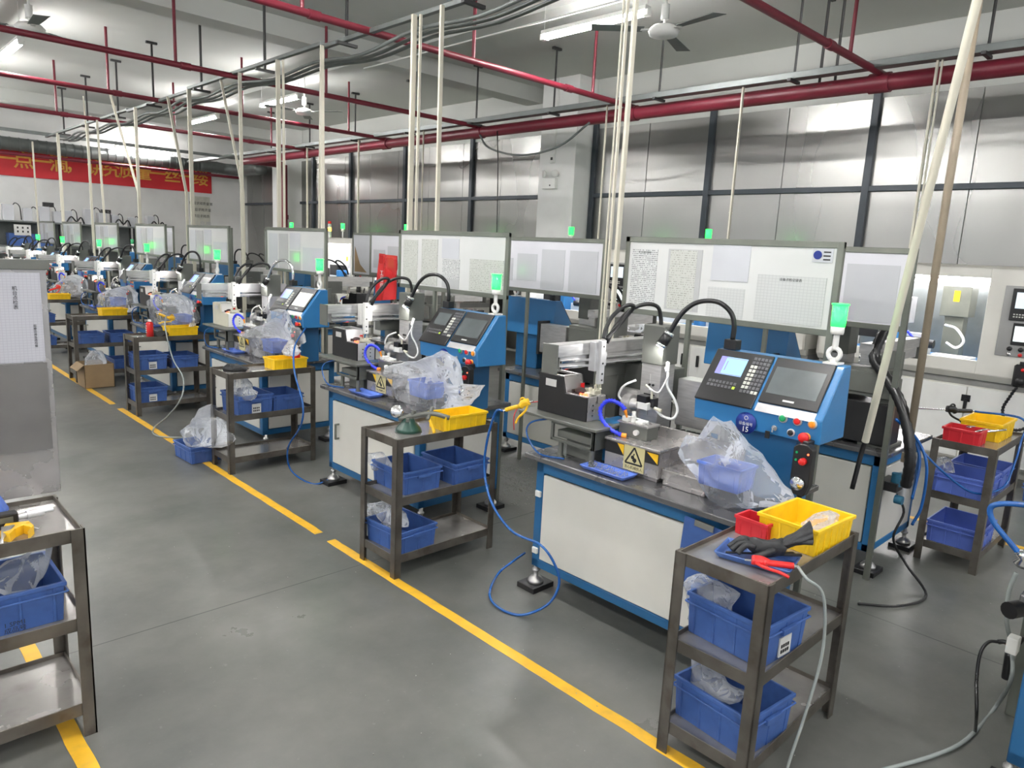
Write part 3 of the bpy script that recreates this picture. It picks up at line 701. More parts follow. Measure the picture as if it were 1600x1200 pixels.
def lettering_tag(m, num, dy):
    con = find(m, 'control_console')[0]
    o = Vector(m.location)
    def L(nm, s, sz, y, z, mt='pale'):
        t = letters(nm, s, sz, plane_m((2.7435, y, z), (0, -1, 0), (0, 0, 1)), mt, None, .0003)
        t.data.transform(Matrix.Translation(-Vector(MC))); t.parent = con
    L('tag_words', '设备编号', .016, 1.405, 1.036); L('tag_number', num, .032, 1.405, 1.013, 'wplast')
    g = G().ring((2.7435, 1.405, 1.062), .008, .0012, (1, 0, 0), 14, 5); e = g.build('tag_emblem', 'pale', None, origin=MC); e.location = (0, 0, 0); e.parent = con
lettering_tag(row1[0], '15', 0); lettering_tag(row1[1], '14', 0)
for m in row1[2:]: drop(m, 'warning_words')
for m in row1[1:]: drop(m, 'feeder_wire')
# first machine: hinged door instead of a handle
drop(row1[0], 'door_handle')
for z in (.20, .50):
    h = G().box(2.487, 2.50, 2.315, 2.35, z, z+.03).build('door_hinge', 'wplast', None, .002, origin=MC); h.parent = find(row1[0], 'cabinet')[0]; h.location = (0, 0, 0)

# ---------------------------------------------------------------- the row with its back to the walkway
ROW2 = [(1.825, 'machine of the back row seen from behind its grey housing, right of the lit console'),
 (3.80, 'machine of the back row seen from behind, standing left of the nearest feeder'),
 (5.9, 'back row machine behind the red sheet'), (8.0, 'back row machine standing behind the third notice board'),
 (10.1, 'back row machine behind the fourth notice board'), (12.2, 'back row machine behind the fifth notice board'), (14.3, 'farthest back row machine, near the tall shelf')]
row2 = []
for y, lb in ROW2:
    c = copy_tree(row1[0] if False else row1[4]); c.location = (4.455, y, 0); c.rotation_euler = (0, 0, PI); c['label'] = lb; c['group'] = 'tapping machines standing with their backs to the walkway'
    drop(c, 'display_menu', 'display_bars', 'feeder_wire', 'air_hose'); row2.append(c)
for c in row2: repaint(c, 'cabinet', 'blue'); repaint(c, 'back_panel', 'white'); repaint(c, 'signal_lens', 'green'); repaint(c, 'lamp_lens', 'pale'); repaint(c, 'display', 'screen_off')
# the machine just outside the frame on the right: only the edge of its cabinet shows
m0 = copy_tree(row1[4]); m0.location = (3.005, -.205, 0); m0['label'] = 'blue machine cabinet cut off by the lower right picture edge'; m0['group'] = 'green-lit tapping machines along the yellow walkway line'
for _o in list(m0.children):
    if _o.name.split('.')[0] not in ('cabinet', 'tabletop'):
        for _c in list(_o.children_recursive): bpy.data.objects.remove(_c)
        bpy.data.objects.remove(_o)
drop(row2[0], 'feeder', 'feeder_stand', 'screw_escapement')
for m in row1[2:7]: repaint(m, 'spindle_column', 'alu')  # paler finish stands in for lamp glare on these columns
# ================================================================ notice boards
def make_board(back=False, w=1.22, h=.43, variant=0):
    """stands across the row; face towards -x. origin: floor under its near post"""
    r = empty('notice_board', (0, 0, 0))
    z1 = 1.812; z0 = z1-h
    g = G()
    g.box(-.012, .012, 0, w, z1-.03, z1).box(-.012, .012, 0, w, z0, z0+.03).box(-.012, .012, w-.028, w, z0, z1).box(-.013, .013, 0, .03, 0, z1)
    g.box(-.012, .012, w*.62, w*.62+.025, 0, z0)
    fr = g.build('board_frame', 'frame', r, .002)
    G().box(-.006, .006, .028, w-.026, z0+.028, z1-.028).build('board_panel', 'boardw' if back else 'board', r)
    def sheet(ya, yb, za, zb, mt, d=0): return G().box(-.009-d, -.0062, ya, yb, z0+za, z0+zb).build('paper_sheet', mt, r)
    if back:
        for ya, yb, za, zb in ((.07, .34, .04, .34), (.39, .63, .04, .34), (.68, .90, .09, .30), (.95, 1.15, .08, .26)): sheet(ya, yb, za, zb, 'ghost')
    elif variant == 0:
        sheet(1.0, 1.17, .045, .365, 'text'); sheet(.72, .93, .045, .37, 'paper_b'); sheet(.75, .915, .05, .365, 'text2', .001)
        sheet(.45, .66, .22, .40, 'ghost'); sheet(.46, .67, .035, .185, 'form')
        sheet(.06, .40, .04, .265, 'form'); sheet(.045, .14, .335, .40, 'ghost')
        c = Vector((-.0105, .115, z0+.368)); g = G().cyl(c, c-Vector((.001, 0, 0)), .02, n=20); g.build('round_sticker', 'navy', r)
        g = G()
        for k in range(3): g.box(-.0105, -.010, .055, .088, z0+.385-.017*k-.006, z0+.385-.017*k)
        g.build('sticker_print', 'ink', r)
        letters('sheet_heading', '设备点检记录表', .016, plane_m((-.0098, .23, z0+.245), (0, -1, 0), (0, 0, 1)), 'ink', r, .0002)
        letters('sheet_heading', '安全操作规程', .014, plane_m((-.0098, 1.085, z0+.345), (0, -1, 0), (0, 0, 1)), 'ink', r, .0002)
    elif variant == 1:
        sheet(.98, 1.16, .04, .36, 'text2'); sheet(.74, .93, .04, .37, 'text2'); sheet(.50, .69, .24, .38, 'ghost'); sheet(.49, .68, .10, .24, 'text', .001); sheet(.49, .68, .035, .10, 'paper_b'); sheet(.04, .38, .035, .25, 'text2')
    else:
        sheet(.96, 1.15, .03, .37, 'ghost'); sheet(.74, .93, .03, .37, 'paper_b'); sheet(.49, .70, .22, .38, 'ghost'); sheet(.49, .70, .03, .21, 'paper_b'); sheet(.06, .44, .03, .25, 'ghost')
    return r
BL = ['large notice board with five papers and a round blue sticker, behind the lit console',
 'notice board with four papers behind the second machine console',
 'greyish notice board behind the third machine, frame tinted green',
 'notice board behind the fourth machine, left of the vertical cream trunking',
 'notice board with one pale sheet behind the fifth machine',
 'notice board behind the sixth machine, below the banner',
 'narrow looking notice board behind the seventh machine',
 'farthest notice board of the front row, beside the long shelf']
bx = [3.35, 3.23, 3.35, 3.3, 3.3, 3.3, 3.3, 3.3]; by = [1.335, 3.40, 5.93, 7.95, 9.95, 12.0, 14.1, 16.0]
bp_ = [make_board(variant=v) for v in (0, 1, 2)]
used = set()
for i in range(8):
    v = 0 if i == 0 else (1 if i == 1 else 2)
    b = bp_[v] if v not in used else copy_tree(bp_[v]); used.add(v)
    b.location = (bx[i], by[i], 0); tag(b, BL[i], 'notice board', 'notice boards behind the front row of machines')
bb = make_board(True); tag(bb, '', 'notice board', 'white backed boards of the back row')
BWL = ['white backed notice board at the right, its post on the table corner', 'white backed notice board with four faint grey sheets, left of the cream trunking', 'white backed board partly hidden by the board with four papers', 'white backed board right of the banner above the fourth console', 'white backed board between the fourth and fifth notice boards', 'white backed board farthest down the back row']
for i, y in enumerate((1.25, 3.27, 5.1, 7.5, 9.7, 11.9)):
    b = bb if i == 0 else copy_tree(bb); b.location = (4.06, y, 0); b['label'] = BWL[i]
# clear board with brown corners and the red sheet in front of it
r = empty('notice_board', (4.12, 5.75, 0)); tag(r, 'grey see-through board with torn brown cardboard in its corners, behind the red sheet', 'notice board')
g = G(); w, z0, z1 = 1.0, 1.36, 1.80
x, y = 4.12, 5.75
g.box(x-.01, x+.01, y, y+w, z1-.02, z1).box(x-.01, x+.01, y, y+w, z0, z0+.02).box(x-.01, x+.01, y, y+.02, 0, z1).box(x-.01, x+.01, y+w-.02, y+w, z0, z1)
g.build('board_frame', 'frame', r, .002)
G().box(x-.004, x+.004, y+.02, y+w-.02, z0+.02, z1-.02).build('board_panel', 'ghost', r)
g = G().prism([(y+.95, 1.66), (y+.95, 1.40), (y+.72, 1.40), (y+.85, 1.48)], 0, x-.008, x-.005).prism([(y+.03, 1.77), (y+.03, 1.68), (y+.14, 1.77)], 0, x-.008, x-.005)
g.build('torn_cardboard', 'brown', r)
# red glossy sheet hanging behind the second machine
g = G(); cs = [px(593, 396, X=3.62), px(619, 400, X=3.62), px(617, 468, X=3.62), px(586, 470, X=3.62)]; n = 10
v = []
for i in range(n+1):
    for j in range(n+1):
        a = cs[0].lerp(cs[1], i/n); b = cs[3].lerp(cs[2], i/n); q = a.lerp(b, j/n); q.x += .025*math.sin(i*.9)+.012*noise.noise(q*9); v.append(q)
m2_ = [q+Vector((.004, 0, 0)) for q in v]; k = (n+1)**2
f = [(i*(n+1)+j, (i+1)*(n+1)+j, (i+1)*(n+1)+j+1, i*(n+1)+j+1) for i in range(n) for j in range(n)]
g.add(v+m2_, f+[tuple(k+q for q in t[::-1]) for t in f], True)
rs = tag(g.build('red_sheet', 'cloth_red'), 'red glossy plastic sheet with pale printing hanging upright between the rows', 'plastic sheet')
rs['_o'] = tuple(rs.location)
cc = (cs[0]+cs[1]+cs[2]+cs[3])/4
t = letters('sheet_print', '工\n品\n红', .055, plane_m(cc+Vector((-.035, .02, -.02)), (0, -1, 0), (0, 0, 1)), 'board', rs, .001)

# ================================================================ steel carts
def make_cart(dx=.68, dy=.33, h=.745):
    r = empty('tool_cart', (dx/2, dy/2, 0)); w, t = .04, .005
    for sx in (0, 1):
        for sy in (0, 1):
            x0 = 0 if sx == 0 else dx-w; y0 = 0 if sy == 0 else dy-w
            g = G().box(x0, x0+w, (0 if sy == 0 else dy-t), (t if sy == 0 else dy), 0, h).box((0 if sx == 0 else dx-t), (t if sx == 0 else dx), y0, y0+w, 0, h)
            g.build('leg', 'steel_dark', r)
    for nm, z in (('bottom_shelf', .125), ('middle_shelf', .435), ('top_shelf', h)):
        g = G(); e = .0055
        g.box(e, dx-e, e, e+t, z-.045, z).box(e, dx-e, dy-e-t, dy-e, z-.045, z).box(e, e+t, e, dy-e, z-.045, z).box(dx-e-t, dx-e, e, dy-e, z-.045, z)
        if z == h:
            for a in (0, dx-w): pass
        sh = g.build(nm, 'steel_dark', r, .001)
        G().box(e+t, dx-e-t, e+t, dy-e-t, z-.022, z-.016).build('shelf_plate', 'shelf', sh)
    g = G()
    for z in (.105, .415, h-.02):
        for x, y in ((.012, .012), (dx-.012, .012), (.012, dy-.012), (dx-.012, dy-.012)): g.cyl((x, y, z-.03), (x, y, z), .007, n=6)
    g.build('weld_beads', 'steel_dark', r)
    return r
cart0 = make_cart(); cartP = []
CL = [(2.0, .865, 0, 'nearest steel cart, holding the red air gun, blue tray and yellow crate'),
 (2.0, 2.85, 0, 'second steel cart, three blue crates on its shelves and a green clamp on top'),
 (2.02, 4.95, 0, 'third steel cart with black gloves and a yellow crate on top, bottom shelf empty'),
 (2.03, 7.07, 0, 'fourth steel cart, carrying the red spray can'),
 (1.98, 9.02, 0, 'fifth steel cart, next to the cardboard box'),
 (1.98, 11.25, 0, 'sixth steel cart, partly hidden by the tall stainless panel'),
 (4.63, .87, 0, 'steel cart at the right edge with a red bin and a yellow crate on top')]
CG = 'three-tier steel carts beside the machines'
for i, (x, y, a, lb) in enumerate(CL):
    c = cart0 if i == 0 else copy_tree(cart0); c.location = (x+.34, y+.165, 0); tag(c, lb, 'cart', CG)
cart0.location = (2.326, 1.045, 0); cart0.scale = (1.018, 1.012, 1)
cl_ = make_cart(.85, .40, .745); cl_.location = (-.30+.425, 2.52+.20, 0)
tag(cl_, 'steel cart at the left edge holding a micrometer and a yellow hex key holder', 'cart', CG)

# ================================================================ crates
def crate(name, lx, ly, h, mt, taper=.012, label=False, ribs=(3, 4), grip=True):
    """open plastic crate with a lip, ribs and end grips; origin at its bottom centre"""
    g = G(); t = .004
    def ringv(hx, hy, z): return [(-hx, -hy, z), (hx, -hy, z), (hx, hy, z), (-hx, hy, z)]
    X, Y = lx/2, ly/2; a = taper
    v = ringv(X-a, Y-a, 0) + ringv(X-.006, Y-.006, h-.012) + ringv(X, Y, h-.012) + ringv(X, Y, h) + ringv(X-.01, Y-.01, h) + ringv(X-a-t, Y-a-t, t)
    f = [(3, 2, 1, 0), (20, 21, 22, 23)]
    for k in range(5):
        for i in range(4): j = (i+1) % 4; f.append((4*k+i, 4*k+j, 4*k+4+j, 4*k+4+i))
    g.add(v, f)
    for sgn in (-1, 1):
        for i in range(ribs[0]):
            x = -X+a+.02+(2*X-2*a-.04)*i/(ribs[0]-1)
            g.bar((x, sgn*(Y-a+.001), .002), (x, sgn*(Y-.007), h-.012), .005, .008, up=(1, 0, 0))
        for i in range(ribs[1]):
            y = -Y+a+.02+(2*Y-2*a-.04)*i/(ribs[1]-1)
            g.bar((sgn*(X-a+.001), y, .002), (sgn*(X-.007), y, h-.012), .005, .008, up=(0, 1, 0))
        if not grip: continue
        g.box(-X-.002, X+.002, sgn*(Y-.002), sgn*(Y+.004), h*.74, h*.78)
        g.box(sgn*(X-.002), sgn*(X+.004), -Y, Y, h*.74, h*.78)
        g.box(-.04, .04, sgn*(Y-.004), sgn*(Y+.010), h*.66, h*.80)
    o = g.build(name, mt, None, .0012, origin=(0, 0, 0)); o['_o'] = (0, 0, 0)
    if label:
        G().box(-.032, .032, -Y+a-.008, -Y+a-.003, .012, h*.55).build('crate_label', 'pale', o)
        g = G()
        for k in range(2):
            for i in range(4): g.box(-.024+.012*i, -.016+.012*i, -Y+a-.0092, -Y+a-.0082, .022+.016*k, .032+.016*k)
        g.build('label_print', 'ink', o)
    return o
cb = crate('blue_crate', .25, .31, .125, 'blue_bin'); cbl = crate('blue_crate', .25, .31, .125, 'blue_bin', label=True)
GB = 'blue crates standing on the cart shelves'
B = [(cb, 2.21, 3.055, .419, 0, 'blue crate on the middle shelf of the second cart, its left one'),
 (cb, 2.52, 3.02, .419, 0, 'blue crate on the middle shelf of the second cart, its right one'),
 (cb, 2.165, 3.03, .109, 4, 'blue crate on the bottom shelf of the second cart, bag inside'),
 (cbl, 2.20, 1.045, .419, -5, 'blue crate with a paper label on the middle shelf of the nearest cart'),
 (cb, 2.17, 1.045, .109, -6, 'blue crate on the bottom shelf of the nearest cart'),
 (cbl, 2.23, 5.12, .419, 2, 'blue crate with a paper label on the middle shelf of the third cart'),
 (cb, 2.50, 5.14, .419, -2, 'blue crate without label on the middle shelf of the third cart'),
 (cbl, 2.20, 7.27, .419, 0, 'blue labelled crate on the middle shelf of the fourth cart'),
 (cb, 2.50, 7.27, .419, 0, 'right blue crate on the middle shelf of the fourth cart'),
 (cbl, 2.19, 7.27, .109, 0, 'blue crate alone on the bottom shelf of the fourth cart'),
 (cb, 2.17, 9.19, .419, 0, 'left blue crate on the middle shelf of the fifth cart'),
 (cb, 2.47, 9.19, .419, 0, 'right blue crate on the middle shelf of the fifth cart'),
 (cb, 2.50, 9.19, .109, 0, 'blue crate on the bottom shelf of the fifth cart'),
 (cb, 2.15, 11.42, .419, 0, 'blue crate on the middle shelf of the sixth cart'),
 (cb, 2.15, 11.42, .109, 0, 'blue crate on the bottom shelf of the sixth cart'),
 (cb, 1.0, 1, .109, 0, '')]
seen = set()
for q, x, y, z, a, lb in B[:-1]:
    o = q if id(q) not in seen else copy_tree(q); seen.add(id(q)); o.location = (x, y, z); o.rotation_euler.z = math.radians(a); tag(o, lb, 'crate', GB)
    if 'nearest' in lb: o.scale = (1.08, 1, 1.2)
o = copy_tree(cb); o.location = (2.0, 5.50, 0.002); o.rotation_euler.z = 0.05; o.scale = (1, 1.05, 1); tag(o, 'blue crate on the floor under a clear plastic bag, beside the third cart', 'crate'); del o['group']
for x, y, z, a, lb in ((4.80, 1.035, .419, 90, 'front blue crate on the middle shelf of the right cart'), (5.14, 1.035, .419, 90, 'back blue crate on the middle shelf of the right cart'), (4.86, 1.03, .109, 90, 'blue crate on the bottom shelf of the right cart')):
    o = copy_tree(cb); o.location = (x, y, z); o.rotation_euler.z = 0; o.scale = (1.22 if z > .2 else 1.45, .93, 1.05); o.data = o.data.copy(); o.data.materials[0] = M['rblue']; tag(o, lb, 'crate', GB)
# stack of crates at the right picture edge
for k, (mt, lb) in enumerate((('blue_bin', 'blue crate at the bottom of the stack by the right picture edge'), ('green_bin', 'green crate in the stack by the right picture edge'), ('blue_bin', 'blue crate third from the floor in the stack at the right edge'), ('blue_bin', 'topmost blue crate of the stack at the right edge'))):
    o = copy_tree(cb); o.data = o.data.copy(); o.data.materials[0] = M[mt]; o.scale = (1.6, 1.1, 1.15 if k == 0 else 1.1); o.location = (6.72, .86, .002+.146*k if k == 0 else .002+.144+.1377*(k-1)); tag(o, lb, 'crate', 'crates stacked on the floor at the right edge')
# yellow crates
cy = crate('yellow_crate', .28, .19, .088, 'yellow_bin', .010, ribs=(6, 4), grip=False)
Y_ = [(2.485, 1.0, .729, -3, (1.02, 1.2, 1.1), 'yellow crate with a bag of small parts on the nearest cart'), (2.475, 2.955, .729, -2, (1.05, .9, 1), 'empty yellow crate on the second cart, below the yellow air gun'),
 (2.53, 5.10, .729, 0, (1, 1, .95), 'yellow crate holding a small bag and a red can on the third cart'), (2.50, 7.24, .729, 4, (1, 1, 1), 'yellow crate with white sticks on the fourth cart'),
 (2.42, 9.17, .729, 0, (1, 1, 1), 'empty yellow crate on the fifth cart'), (2.35, 11.40, .729, 0, (.95, .9, .95), 'yellow crate on the farthest visible cart, under the red gun'),
 (5.08, 1.03, .729, 0, (1.22, 1.2, 1.25), 'yellow crate beside the red bin on the right cart')]
for i, (x, y, z, a, s, lb) in enumerate(Y_):
    o = cy if i == 0 else copy_tree(cy); o.location = (x, y, z); o.rotation_euler.z = math.radians(a); o.scale = s; tag(o, lb, 'crate', 'yellow crates on the cart tops')
cr_ = crate('red_bin', .16, .15, .07, 'red_bin', .008, ribs=(3, 3), grip=False); cr_.location = (2.37, 1.125, .729); cr_.rotation_euler.z = math.radians(-4); cr_.scale = (.6, .9, 1); tag(cr_, 'small red bin wedged behind the yellow crate on the nearest cart', 'bin')
o = copy_tree(cr_); o.location = (4.76, 1.07, .729); o.rotation_euler.z = 0; o.scale = (1.1, 1.35, 1.25); tag(o, 'red bin holding a metal tool on the right cart', 'bin')
# shallow trays
def tray(x, y, z, lx, ly, h, a, lb, mt='lblue'):
    g = G(); X, Y = lx/2, ly/2
    v = []
    for hx, hy, zz in ((X-.015, Y-.015, 0), (X, Y, h), (X-.006, Y-.006, h), (X-.02, Y-.02, .003)): v += [(-hx, -hy, zz), (hx, -hy, zz), (hx, hy, zz), (-hx, hy, zz)]
    f = [(3, 2, 1, 0), (12, 13, 14, 15)]
    for k in range(3):
        for i in range(4): j = (i+1) % 4; f.append((4*k+i, 4*k+j, 4*k+4+j, 4*k+4+i))
    g.add(v, f); o = g.build('shallow_tray', mt, None, .003, origin=(0, 0, 0)); o.location = (x, y, z); o.rotation_euler.z = math.radians(a); return tag(o, lb, 'tray')
tray(2.165, 1.015, .7295, .155, .25, .024, 12, 'shallow blue tray under the black glove on the nearest cart', 'blue_bin')
for i, yn in enumerate(ROW1[:5]):
    tray(2.525, yn+.685, .7215, .11, .26, .02, 0, ['light blue chip tray below the warning sheet of the nearest machine', 'light blue chip tray on the second machine table, by its chip cover', 'light blue tray on the third machine table', 'light blue tray on the fourth machine table', 'light blue tray on the fifth machine table'][i])
g = G()
for k in range(260):
    x, y = 2.49+random.random()*.07, 1.84+random.random()*.2; z = .728+random.random()*.012*(1+(y-1.84)*6); s = .0018
    d = Vector((random.uniform(-1,1), random.uniform(-1,1), random.uniform(-.3,1)))*.006; g.bar((x, y, z), Vector((x, y, z))+d, s)
tag(g.build('metal_chips', 'chips'), 'loose metal turnings heaped in the blue chip tray', 'metal chips', kind='stuff')

# ================================================================ plastic bags
def bag(name, pts, X, depth, seed, lb, mt='film', cat='plastic bag', group='clear plastic bags hung over the parts chutes', crump=.014, freq=9., Y=None):
    P3 = [px(a, b, X=X) if Y is None else px(a, b, Y=Y) for a, b in pts]
    c = sum(P3, Vector((0, 0, 0)))/len(P3); ax = Vector((0, 1, 0)) if Y is None else Vector((1, 0, 0))
    o = pillow([((q-c).dot(ax), q.z-c.z) for q in P3], c, ax, (0, 0, 1), depth, seed, crump=crump, freq=freq).build(name, mt)
    return tag(o, lb, cat, group)
bag('plastic_bag', [(1111, 651), (1128, 660), (1146, 657), (1163, 690), (1196, 722), (1220, 748), (1243, 783), (1236, 797), (1200, 793), (1165, 795), (1136, 796), (1112, 787), (1101, 772), (1089, 742), (1068, 716), (1061, 700), (1070, 679), (1088, 686), (1100, 670)], 2.60, .075, 1, 'large clear plastic bag over the chute of the nearest machine')
bag('plastic_bag', [(601, 572), (650, 562), (690, 549), (712, 560), (725, 600), (757, 602), (740, 628), (722, 640), (690, 646), (668, 665), (640, 660), (643, 640), (620, 622), (604, 602), (597, 585)], 2.62, .075, 2, 'large clear plastic bag over the chute of the second machine')
bag('plastic_bag', [(376, 521), (405, 510), (431, 502), (436, 480), (446, 484), (452, 505), (470, 520), (474, 535), (455, 548), (430, 560), (408, 566), (400, 548), (388, 535)], 2.64, .10, 3, 'clear plastic bag on the third machine, drooping over the chip cover')
bag('plastic_bag', [(236, 468), (258, 458), (280, 460), (300, 470), (306, 490), (308, 505), (285, 516), (262, 516), (240, 505), (234, 488)], 2.62, .12, 4, 'clear plastic bag on the fourth machine under the yellow tool')
bag('plastic_bag', [(160, 458), (180, 450), (200, 446), (208, 455), (212, 476), (205, 488), (170, 490), (156, 486), (160, 472)], 2.62, .12, 5, 'clear plastic bag on the fifth machine')
bag('plastic_bag', [(84, 448), (100, 438), (118, 428), (130, 436), (134, 455), (120, 468), (96, 468), (84, 462)], 2.62, .14, 6, 'clear plastic bag on the sixth machine, behind the yellow crate')
# the blue bins showing through those bags
for i, (x, y) in enumerate(((2.62, 1.40), (2.64, 3.46), (2.64, 5.50), (2.64, 7.60), (2.64, 9.75))):
    o = crate('parts_bin', .15, .20, .10, 'lblue', .012, ribs=(3, 3), grip=False); o.location = (x-.0, y, .791); tag(o, ['light blue bin inside the bag of the nearest machine', 'light blue bin inside the bag of the second machine', 'light blue bin inside the bag of the third machine', 'light blue bin inside the bag of the fourth machine', 'light blue bin inside the bag of the fifth machine'][i], 'bin', 'light blue bins inside the chute bags')
# bags in and on crates
SG = 'plastic bags lining the blue crates'
bag('liner_bag', [(1071, 903), (1090, 896), (1120, 908), (1156, 925), (1144, 955), (1122, 992), (1100, 985), (1076, 965)], 2.17, .05, 7, 'crumpled bag rising from the labelled crate on the nearest cart', 'film2', group=SG)
bag('liner_bag', [(1078, 1030), (1100, 1038), (1130, 1060), (1165, 1085), (1150, 1098), (1110, 1085), (1085, 1068)], 2.16, .05, 8, 'bag inside the bottom crate of the nearest cart', 'film2', group=SG)
bag('liner_bag', [(578, 708), (590, 705), (602, 716), (612, 733), (600, 738), (580, 726)], 2.14, .04, 9, 'milky bag in the left crate of the second cart', 'film2', group=SG)
bag('liner_bag', [(576, 786), (596, 782), (612, 790), (632, 800), (634, 822), (610, 826), (582, 812), (575, 800)], 2.13, .05, 10, 'round bag in the bottom crate of the second cart', 'film2', group=SG)
bag('liner_bag', [(366, 592), (380, 588), (386, 605), (399, 616), (396, 626), (372, 625)], 2.18, .05, 11, 'milky bag in the labelled crate of the third cart', 'film2', group=SG)
bag('liner_bag', [(321, 634), (328, 632), (332, 650), (342, 655), (352, 668), (362, 688), (358, 698), (330, 700), (300, 698), (292, 684), (288, 670), (303, 664), (312, 652)], 2.0, .09, 12, 'clear plastic bag piled in the floor crate by the third cart', 'film', group=SG)
bag('liner_bag', [(200, 566), (208, 562), (214, 576), (222, 580), (204, 582)], 2.18, .05, 13, 'bag in the left crate of the fourth cart', 'film2', group=SG)
bag('liner_bag', [(10, 880), (40, 868), (70, 850), (84, 848), (72, 885), (66, 905), (56, 930), (25, 935), (-10, 925), (-15, 900)], 0, .06, 14, 'clear bag in the blue crate of the left edge cart', 'film', group=SG, Y=2.68)
bag('parts_bag', [(1252, 818), (1270, 804), (1292, 798), (1310, 806), (1306, 822), (1285, 830), (1262, 828)], 2.50, .06, 15, 'small bag of screws lying in the yellow crate of the nearest cart', 'film2', group='bags inside the yellow crates', crump=.006, freq=22)
bag('parts_bag', [(443, 550), (450, 536), (455, 530), (460, 540), (468, 550), (463, 556), (448, 557)], 2.50, .04, 16, 'small white bag in the yellow crate of the third cart', 'film2', group='bags inside the yellow crates', crump=.004, freq=22)
bag('liner_bag', [(1462, 716), (1480, 714), (1490, 724), (1492, 738), (1470, 738)], 4.80, .05, 17, 'white bag in the front crate of the right cart', 'film2', group=SG)
bag('plastic_bag', [(822, 528), (850, 520), (866, 524), (868, 545), (850, 552), (826, 550)], 4.9, .08, 18, 'clear bag standing behind the row, left of the nearest feeder')
bag('plastic_bag', [(978, 508), (988, 490), (994, 492), (1006, 512), (1000, 520), (982, 518)], 6.0, .08, 19, 'clear bag above a yellow and red bin, between the trunking and the spindle column')
# ================================================================ left edge: tall panel, crate and tools
g = G().box(-.30, .565, 2.900, 2.912, .76, 1.57); 
pn = g.build('backboard', 'sheet', None, .002, origin=(.13, 2.90, .76)); tag(pn, 'tall stainless backboard rising from the rear edge of the left cart', 'backboard')
G().box(-.30, .575, 2.892, 2.92, 1.555, 1.59).build('top_rail', 'grey', pn, .002)
G().box(-.30, .548, 2.892, 2.8995, .925, 1.235).build('magnetic_sheet', 'ghost', pn).data.materials[0] = mat('dark_grey_rubber_sheet', (.14, .135, .13), .5)
G().box(-.30, .545, 2.896, 2.8995, 1.24, 1.545).build('record_sheet', 'gridp', pn)
letters('record_title', '机\n台\n点\n检\n表', .016, plane_m((.47, 2.8955, 1.46), (1, 0, 0), (0, 0, 1)), 'ink', pn, .0002)
letters('record_title', '设备日常点检记录', .010, plane_m((.52, 2.8955, 1.33), (0, 0, -1), (1, 0, 0)), 'ink', pn, .0002)
o = copy_tree(cb); o.location = (.32, 2.72, .419); o.rotation_euler.z = math.radians(90); o.scale = (1.25, 1.15, 1.1); tag(o, 'large blue crate with handwriting on the middle shelf of the left cart', 'crate', GB)
t = letters('handwriting', '1 SPM1\n成品号', .020, plane_m((.345, 2.533, .462), (1, 0, 0), (0, 0, 1)), 'ink', None, .0004); t.data.transform(Matrix.Translation((-.32, -2.72, -.419))); t.parent = o
t.matrix_parent_inverse = (Matrix.Translation(o.location) @ o.rotation_euler.to_matrix().to_4x4() @ Matrix.Diagonal((*o.scale, 1))).inverted(); t.location = (.32, 2.72, .419)
# micrometer lying on the left cart
c = empty('micrometer', (.38, 2.72, .729)); tag(c, 'grey digital micrometer lying on the left cart', 'micrometer')
mz = .729
G().box(.32, .40, 2.69, 2.73, mz, mz+.05).build('display_housing', 'black', c, .004)
G().box(.33, .385, 2.687, 2.69, mz+.022, mz+.04).build('digital_display', 'frame', c)
g = G().cyl((.40, 2.71, mz+.028), (.425, 2.715, mz+.028), .010).cyl((.425, 2.715, mz+.028), (.475, 2.725, mz+.027), .014).cyl((.475, 2.725, mz+.027), (.505, 2.73, mz+.026), .006)
g.build('thimble', 'alu', c)
g = G().tube([(.32, 2.70, mz+.02), (.27, 2.69, mz+.02), (.24, 2.70, mz+.02), (.24, 2.74, mz+.02)], .012, 8, 5); g.build('frame_bow', 'alu', c)
# blue folded cap behind it
g = pillow([(-.10, 0), (.06, 0), (.085, .03), (.06, .085), (.0, .10), (-.07, .09)], (.31, 2.80, .73), (1, 0, 0), (0, 0, 1), .045, 22, crump=.004, N=40, rings=6)
tag(g.build('folded_cap', 'lblue'), 'folded light blue cap behind the micrometer', 'cap')
# hex key holder
c = empty('hex_key_set', (.37, 2.61, .729)); tag(c, 'yellow holder with a fan of hex keys on the left cart', 'hex keys')
g = G().prism([(.335, 2.60), (.355, 2.565), (.375, 2.60), (.40, 2.62), (.415, 2.585), (.40, 2.555), (.425, 2.60), (.42, 2.65), (.36, 2.665)], 2, mz, mz+.03); g.build('holder', 'yellow', c, .003)
for i in range(6):
    G().tube([(.375-.006*i, 2.62, mz+.035), (.325-.009*i+.01*i, 2.555-.004*i, mz+.012), (.31+.006*i, 2.535, mz+.008)], .0035, 6, 1).build('hex_key', 'steel', c)
G().tube([(.405, 2.65, mz+.02), (.44, 2.62, mz+.006), (.447, 2.632, mz+.006)], .003, 6, 1).build('hex_key', 'steel', c)

